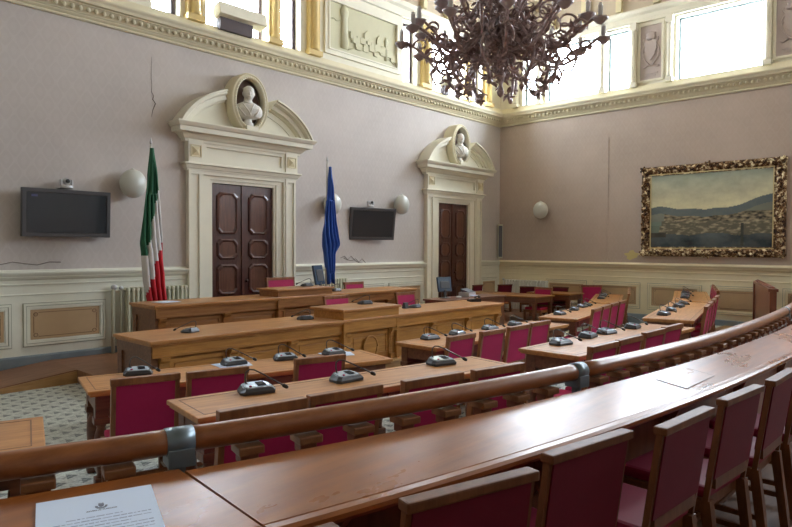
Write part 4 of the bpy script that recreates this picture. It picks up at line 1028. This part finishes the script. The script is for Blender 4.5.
def arm(a, r, z0, z1, n_leaf, rad=.017):
    """branch from the shaft at height z0, sweeping down and out to a candle at radius r, height z1"""
    b = MB(); ca_, sa_ = math.cos(a), math.sin(a); pts = []
    sag = .22+.10*random.random(); wob = random.uniform(-.12, .12)
    for i in range(15):
        t = i/14; rr = .05+(r-.05)*(t**.85); z = z0+(z1-z0)*t-sag*math.sin(PI*min(1, t*1.05))+(.05*math.sin(t*9))
        w = wob*math.sin(PI*t); pts.append(Vector((rr*ca_-w*sa_, rr*sa_+w*ca_, z)))
    pts.append(Vector((r*ca_, r*sa_, z1))); b.tube(pts, [rad*1.3]*5+[rad]*11, 7)
    # curls hanging from the branch
    for q, tt in enumerate((4, 7, 10, 12)):
        p = pts[tt]; R_ = .05+.05*random.random(); sgn = random.choice((-1, 1)); tw = random.uniform(-.8, .8)
        cc = []
        for k in range(12):
            th = k*.52; rr = R_*(1-k/15); off = rr*math.cos(th)-R_; dz = -rr*math.sin(th)*1.2*sgn
            cc.append(p+Vector((off*ca_*1.3-tw*off*sa_, off*sa_*1.3+tw*off*ca_, dz)))
        b.tube(cc, [rad*.8]*6+[rad*.6]*6, 6)
    for k in range(n_leaf):
        i = 2+int(random.random()*12); p = pts[i]; d = Vector((random.uniform(-1,1), random.uniform(-1,1), random.uniform(-1,.8)))
        leaf(b, p, d, .07+.06*random.random(), (0,0,1))
        e_ = p+d.normalized()*random.uniform(.05, .12); b.tube([p, (p+e_)/2+Vector((0,0,.02)), e_], [.009,.008,.004], 5)
    br = b.build('branch', M['iron'], ch)
    b = MB(); P_ = (r*ca_, r*sa_, z1)
    b.lathe([(.018,-.02),(.035,-.01),(.075,.03),(.085,.048),(.05,.045),(.035,.055)], P_, 12)
    for k in range(6):
        th = k*PI/3; leaf(b, Vector(P_)+Vector((.03*math.cos(th), .03*math.sin(th), .01)), (math.cos(th), math.sin(th), .3), .06, (0,0,1))
    cu = b.build('candle_cup', M['cup'], br)
    b = MB(); b.lathe([(.025,.045),(.025,.17),(.027,.172),(.027,.182),(.018,.185),(.018,.205)], P_, 10); b.build('candle_sleeve', M['candle'], cu)
for k in range(12): arm(2*PI*k/12+.12, 1.12+.05*random.random(), .80, .60+.06*random.random(), 10)
for k in range(12): arm(2*PI*(k+.5)/12+.12, .92+.06*random.random(), .95, .78+.06*random.random(), 9)
for k in range(11): arm(2*PI*(k+.3)/11, .70+.06*random.random(), 1.25, 1.05+.06*random.random(), 8)
for k in range(7): arm(2*PI*(k+.6)/7, .42+.06*random.random(), 1.5, 1.42, 6)
# lower brackets and central thicket of scrolls
b_cnt = 0
for k in range(8):
    a = 2*PI*k/8+.35; b = MB(); ca_, sa_ = math.cos(a), math.sin(a)
    pts = [Vector((r_*ca_, r_*sa_, z_)) for r_, z_ in ((.08,.55),(.28,.48),(.45,.55),(.60,.52),(.66,.38),(.62,.22),(.52,.10),(.44,.07),(.40,.13),(.45,.18))]
    b.tube(pts, [.022,.02,.02,.02,.02,.02,.018,.016,.014,.01], 8)
    b.tube([Vector((r_*ca_, r_*sa_, z_)) for r_, z_ in ((.60,.55),(.76,.50),(.86,.36),(.80,.22),(.70,.24),(.72,.32))], [.018,.017,.016,.015,.013,.009], 7)
    for q in range(26):
        p = pts[random.randrange(1, 9)]; d = Vector((random.uniform(-1,1), random.uniform(-1,1), random.uniform(-1,.6))); leaf(b, p, d, .08+.06*random.random(), (0,0,1))
    b.ball(tuple(pts[6]-Vector((0,0,.03))), .03, .03, .04, 8)
    b.build('lower_scroll', M['iron'], ch)
b = MB()
for k in range(70):
    a = random.uniform(0, 2*PI); r0_ = random.uniform(.05, .62); z = .30+.45*random.random()+.25*r0_; R_ = .05+.06*random.random(); ax = Vector((random.uniform(-1,1), random.uniform(-1,1), random.uniform(-.4,.4))).normalized()
    u_ = ax.cross(Vector((0,0,1))).normalized(); w_ = ax.cross(u_); c0 = Vector((r0_*math.cos(a), r0_*math.sin(a), z))
    b.tube([c0+(u_*math.cos(t*.5)+w_*math.sin(t*.5))*R_*(1-t/16)+ax*.01*t for t in range(12)], [.013]*8+[.009]*4, 5)
for k in range(80):
    a = random.uniform(0, 2*PI); r0_ = random.uniform(.04, .70); z = .28+.5*random.random()+.22*r0_
    leaf(b, Vector((r0_*math.cos(a), r0_*math.sin(a), z)), (random.uniform(-1,1), random.uniform(-1,1), random.uniform(-1,1)), .07+.07*random.random(), (0,0,1))
b.build('scroll_thicket', M['iron'], ch)['kind'] = 'stuff'

# ------------------------------------------------------------------ gallery handrail and counter
XJ = -14.02  # joint between the two counter lengths
rl = empty('handrail', (XR0, arc_y(KR, XR0), .3), label='long curved varnished handrail on square balusters in front of the gallery', cat='handrail'); RO = Vector((XR0, arc_y(KR, XR0), .3))
def seg(x0, x1, n, kk, off=0.): return [(x0+(x1-x0)*i/n, arc_y(kk, x0+(x1-x0)*i/n)+off) for i in range(n+1)]
rad, RZ = .046, 1.150
splits = [XR0, -13.965, -11.77, -6.9, XR1]
for x0, x1 in zip(splits[:-1], splits[1:]):
    b = MB(); b.tube([Vector((x, y, RZ))-RO for x, y in seg(x0, x1, 26, KR)], rad, 20); b.build('rail_length', M['rail'], rl)
for x in splits[1:-1]:
    y = arc_y(KR, x); y2 = arc_y(KR, x+.05); a = math.atan2(y2-y, .05)
    T = Matrix.Translation(Vector((x, y, RZ))-RO) @ Matrix.Rotation(a, 4, 'Z')
    b = at(T); b.lathe([(rad+.004,-.048),(rad+.004,.048)], n=20, ax='x'); b.build('rail_sleeve', M['grey_metal'], rl)['label'] = 'blue-grey metal sleeve over the rail joint'
    b = at(T); b.box(-.046, .046, -.052, .05, -.085, -.02, .004); b.box(-.02, .02, -.015, .02, -.42, -.08); b.box(-.05, .05, -.04, .03, -.20, -.19, .002); b.build('sleeve_bracket', M['grey_metal'], rl)
b = MB()
for n_, (w0, w1, z0, z1) in enumerate(((-.035, .035, .30, .42), (-.03, .03, .56, .62))):
    pass
bx = -15.9; kb = 0
first = None
bxs = [-16.25, -16.02, -15.79, -15.56, -15.33, -15.10, -14.87, -14.63, -14.39, -14.16]+[-13.72+.2375*i for i in range(54)]
for bx in bxs:
    if bx > XR1-.1 or any(abs(bx-s) < .09 for s in splits[1:-1]): continue
    y = arc_y(KR, bx); a = math.atan2(arc_y(KR, bx+.05)-y, .05)
    if first is None:
        b = MB(); b.box(-.036, .036, -.03, .03, -.12, -.07, .004); b.lathe([(.03,-.12),(.024,-.17),(.036,-.22),(.046,-.34),(.042,-.45),(.026,-.53),(.034,-.58)], n=12); b.box(-.045, .045, -.04, .04, -.84, -.58, .004)
        first = b.build('baluster', M['reddish'], rl)
        b = MB(); b.box(-.050, .050, -.058, .045, -.082, -.050, .006); cp = b.build('baluster_cap', M['capwood'], first)
        b = MB(); b.ball((-.04, -.035, -.125), .009, n=8); kn = b.build('glint_knob', M['brass'], first); b = MB(); b.ball((.04, -.035, -.125), .009, n=8); kn2 = b.build('glint_knob', M['brass'], first); o = first  # pale balls added to stand in for glints either side of the baluster
    else:
        o = first.copy(); C.objects.link(o); o.parent = rl; [(setattr(k2, 'parent', o), C.objects.link(k2)) for k2 in (kn.copy(), kn2.copy(), cp.copy())]
    o.location = Vector((bx, y, RZ))-RO; o.rotation_euler = (0, 0, a)
# counter
def counter_top(name, x0, x1, n, far_extra, label):
    root = empty(name, (x0, arc_y(KF, x0), 1.05), label=label, cat='counter', group='lengths of the curved gallery counter'); O = Vector((x0, arc_y(KF, x0), 1.05))
    rows = []
    for i in range(n+1):
        x = x0+(x1-x0)*i/n; yf, yn = arc_y(KF, x)+far_extra, arc_y(KN, x)
        rows.append([Vector(p)-O for p in ((x,yf,1.083),(x,yf-.006,1.087),(x,yn+.05,1.038),(x,yn+.046,1.035),(x,yn+.042,1.0375),(x,yn+.012,1.036),(x,yn-.004,1.028),(x,yn-.006,1.014),(x,yn+.004,1.000),(x,yn+.02,.994),(x,yf,1.045))])
    b = MB(); b.loft(rows, True, True); b._add(rows[0], [tuple(range(11))]); b._add(rows[-1], [tuple(range(11))])
    o = b.build('counter_top', M['counter'], root)
    for f in o.data.polygons: f.use_smooth = False
    b = MB(); rows = []
    for i in range(n+1):
        x = x0+(x1-x0)*i/n; yf = arc_y(KF, x)-.12; rows.append([Vector(p)-O for p in ((x,yf,1.025),(x,yf,.30),(x,yf-.03,.30),(x,yf-.03,1.025))])
    b.loft(rows, True, False); b.build('support_board', M['reddish'], root)
    k = 0; x = x0+.35
    while x < x1-.1:
        yn, yf = arc_y(KN, x), arc_y(KF, x); b = MB(); b.prism([(yf-.15-O.y, -.044), (yn+.10-O.y, -.044), (yn+.10-O.y, -.08), (yf-.15-O.y, -.35)], 'x', x-.02-O.x, x+.02-O.x); b.build('bracket', M['reddish'], root); x += 1.15
    return root
counter_top('gallery_counter', XR0, XJ-.004, 12, .03, 'short length of curved brown counter at the left, with the printed notice on it')
counter_top('gallery_counter', XJ+.004, XR1, 60, 0, 'long glossy length of curved brown counter sweeping away to the right')
def cz(x, y):
    yf, yn = arc_y(KF, x)-.006, arc_y(KN, x)+.05; return 1.038+(1.087-1.038)*(y-yn)/(yf-yn)
def on_counter(o, x, y, a, lift=.001):
    ex = Vector((math.cos(a), math.sin(a), 0)); ey = Vector((-math.sin(a), math.cos(a), 0)); h = .08
    ex.z = (cz(x+ex.x*h, y+ex.y*h)-cz(x, y))/h; ey.z = (cz(x+ey.x*h, y+ey.y*h)-cz(x, y))/h
    ex.normalize(); n = ex.cross(ey).normalized(); ey = n.cross(ex)
    o.matrix_world = Matrix(((ex.x, ey.x, n.x, x), (ex.y, ey.y, n.y, y), (ex.z, ey.z, n.z, cz(x, y)+lift), (0, 0, 0, 1)))
t = empty('hatch_lid', label='thin rectangular lid let into the shiny right part of the counter', cat='lid'); on_counter(t, -11.08, -8.70, R(-1), .0022)
b = MB(); b.box(-.24, .24, -.085, .085, 0, .0012); b.build('lid_board', M['counter'], t); b = MB()
for q in ((-.243,.243,-.088,-.085),(-.243,.243,.085,.088),(-.243,-.24,-.085,.085),(.24,.243,-.085,.085)): b.box(*q, -.0003, .0016)
b.build('lid_joint', M['oakdark'], t)
# the notice
P0 = Vector((-14.455, -7.955)); P1 = Vector((-14.15, -8.055)); a = math.atan2(P1.y-P0.y, P1.x-P0.x); W_ = (P1-P0).length
t = empty('printed_notice', label='white printed notice sheet with a small crest, lying on the counter at lower left', cat='notice')
on_counter(t, P0.x, P0.y, a); b = MB(); b.box(0, W_, -.44, 0, 0, .0012); b.build('sheet', M['paper'], t)
b = MB(); cxx = W_*.53; z0, z1 = .0012, .0018
q = .5; cy_ = -.085
b.box(cxx-.014*q, cxx+.014*q, cy_, cy_+.022*q, z0, z1); b.prism([(cxx-.014*q,cy_),(cxx+.014*q,cy_),(cxx+.008*q,cy_-.012*q),(cxx,cy_-.017*q),(cxx-.008*q,cy_-.012*q)], 'z', z0, z1)
for k in range(3): b.box(cxx+(-.013+.0095*k)*q, cxx+(-.006+.0095*k)*q, cy_+.024*q, cy_+.034*q, z0, z1)
for s_ in (-1, 1):
    for k in range(6): th = k*.28; u_ = cxx+s_*(.030*math.cos(th)-.003)*q; v_ = cy_-(.002+.026*math.sin(th))*q; b.box(u_-.003, u_+.003, v_-.003, v_+.002, z0, z1)
b.build('crest', M['ink'], t)
def text(s, x, y, size, parent, name, bold=0.):
    cu = bpy.data.curves.new(name, 'FONT'); cu.body = s; cu.size = size; cu.align_x = 'CENTER'; cu.offset = bold; cu.extrude = .0002
    o = bpy.data.objects.new(name, cu); C.objects.link(o); o.parent = parent; o.location = (x, y, .0016); cu.materials.append(M['ink']); me = bpy.data.meshes.new_from_object(o); C.objects.unlink(o); bpy.data.objects.remove(o); q = bpy.data.objects.new(name, me); C.objects.link(q); q.parent = parent; q.location = (x, y, .0016); return q
text('AVVISO AL PUBBLICO', cxx, -.112, .0085, t, 'heading_text', .0004)
b = MB(); random.seed(2); y = -.145
for ln_ in range(15):
    x = .02+(.045 if ln_ == 0 else 0)+(.0 if ln_ % 4 else .01)
    end = W_-.022-(.08*random.random() if ln_ in (0, 3, 7, 11) else 0)
    while x < end:
        w = min(random.uniform(.006, .026), end-x); b.box(x, x+w, y-.0014, y+.0014, z0, z1); x += w+.004
    y -= .0175
b.build('text_lines', mat('faint_ink', (.36, .42, .56), .8), t)

# gallery chairs
gg = 'high-backed chairs along the gallery counter'
gl = [(-14.33,-8.86,-10,'gallery chair cut by the bottom edge at left, only its top rail showing'), (-13.67,-8.98,-15,'gallery chair pushed up to the counter, its wooden top rail nearest the viewer'),
      (-13.08,-9.04,-9,'gallery chair, second along the counter, wide crimson back in the bottom middle'), (-12.52,-9.17,-4,'gallery chair, third along the counter, pulled out slightly with its back tilted'),
      (-11.90,-9.21,-5,'gallery chair, fourth along the counter, its leg standing clear on the floor'), (-11.30,-9.25,-1,'gallery chair, fifth along the counter, cut by the right edge of the picture'), (-10.7,-9.26,1,'gallery chair, sixth along the counter, barely showing behind the fifth')]
for x, y, a, lb in gl: chair(x, y, .30, R(a), lb, gg, .895, .455, True)

# wooden partition at the far end of the gallery
p0, p1 = Vector((-.32, -6.60)), Vector((-3.05, -7.47)); a = math.atan2((p1-p0).y, (p1-p0).x); Lp = (p1-p0).length
t = empty('wooden_partition', (p0.x, p0.y, .15), a, label='red-brown panelled wooden partition with a carved top beyond the handrail, by the right wall', cat='partition')
b = MB(); b.box(0, Lp, -.05, .05, 0, .98); b.box(0, .12, -.08, .08, 0, 1.0); b.build('panel_board', M['reddish'], t)
b = MB(); b.box(-.02, Lp, -.075, .075, .98, 1.03, .006)
for k in range(int(Lp/.16)): b.lathe([(.045,1.03),(.05,1.045),(.01,1.07)], (.08+.16*k, 0, 0), 8)
b.build('carved_top', M['reddish'], t)
for k in range(5):
    b = MB(); x0 = .18+k*.53; b.box(x0, x0+.43, .045, .06, .12, .88); b.box(x0+.05, x0+.38, .058, .068, .18, .82, .004); b.build('raised_panel', M['oakdark'], t)

# ------------------------------------------------------------------ camera, daylight
cam_d = bpy.data.cameras.new('camera'); cam_o = bpy.data.objects.new('camera', cam_d); C.objects.link(cam_o)
yaw, pit, rol = R(42.836), R(-1.4576), R(.2414)
f = Vector((math.cos(yaw)*math.cos(pit), math.sin(yaw)*math.cos(pit), math.sin(pit))); r0 = Vector((math.sin(yaw), -math.cos(yaw), 0)); u0 = r0.cross(f)
rr = r0*math.cos(rol)+u0*math.sin(rol); uu = -r0*math.sin(rol)+u0*math.cos(rol)
mw = Matrix((( rr.x, uu.x, -f.x, -15.09), (rr.y, uu.y, -f.y, -10.0), (rr.z, uu.z, -f.z, 1.85), (0, 0, 0, 1)))
cam_o.matrix_world = mw; cam_d.sensor_width = 36; cam_d.lens = 630.0/792*36; cam_d.clip_start = .05; S.camera = cam_o

w = bpy.data.worlds.new('sky'); S.world = w; w.use_nodes = True; nt = w.node_tree; bg = nt.nodes['Background']
tcw = nt.nodes.new('ShaderNodeTexCoord'); spw = nt.nodes.new('ShaderNodeSeparateXYZ'); rw = nt.nodes.new('ShaderNodeValToRGB')
nt.links.new(tcw.outputs['Generated'], spw.inputs[0]); nt.links.new(spw.outputs[2], rw.inputs[0]); nt.links.new(rw.outputs[0], bg.inputs[0])
rw.color_ramp.elements[0].color = (.88, .93, 1, 1); rw.color_ramp.elements[1].color = (.80, .90, 1, 1)
bg.inputs[1].default_value = 42.0

S.view_settings.view_transform = 'Standard'; S.view_settings.look = 'None'; S.view_settings.gamma = 1.0; S.view_settings.use_curve_mapping = False
S.view_settings.exposure = 0.45
S.cycles.use_denoising = True; S.cycles.max_bounces = 8; S.cycles.diffuse_bounces = 5; S.cycles.sample_clamp_indirect = 8; S.cycles.caustics_reflective = False; S.cycles.caustics_refractive = False
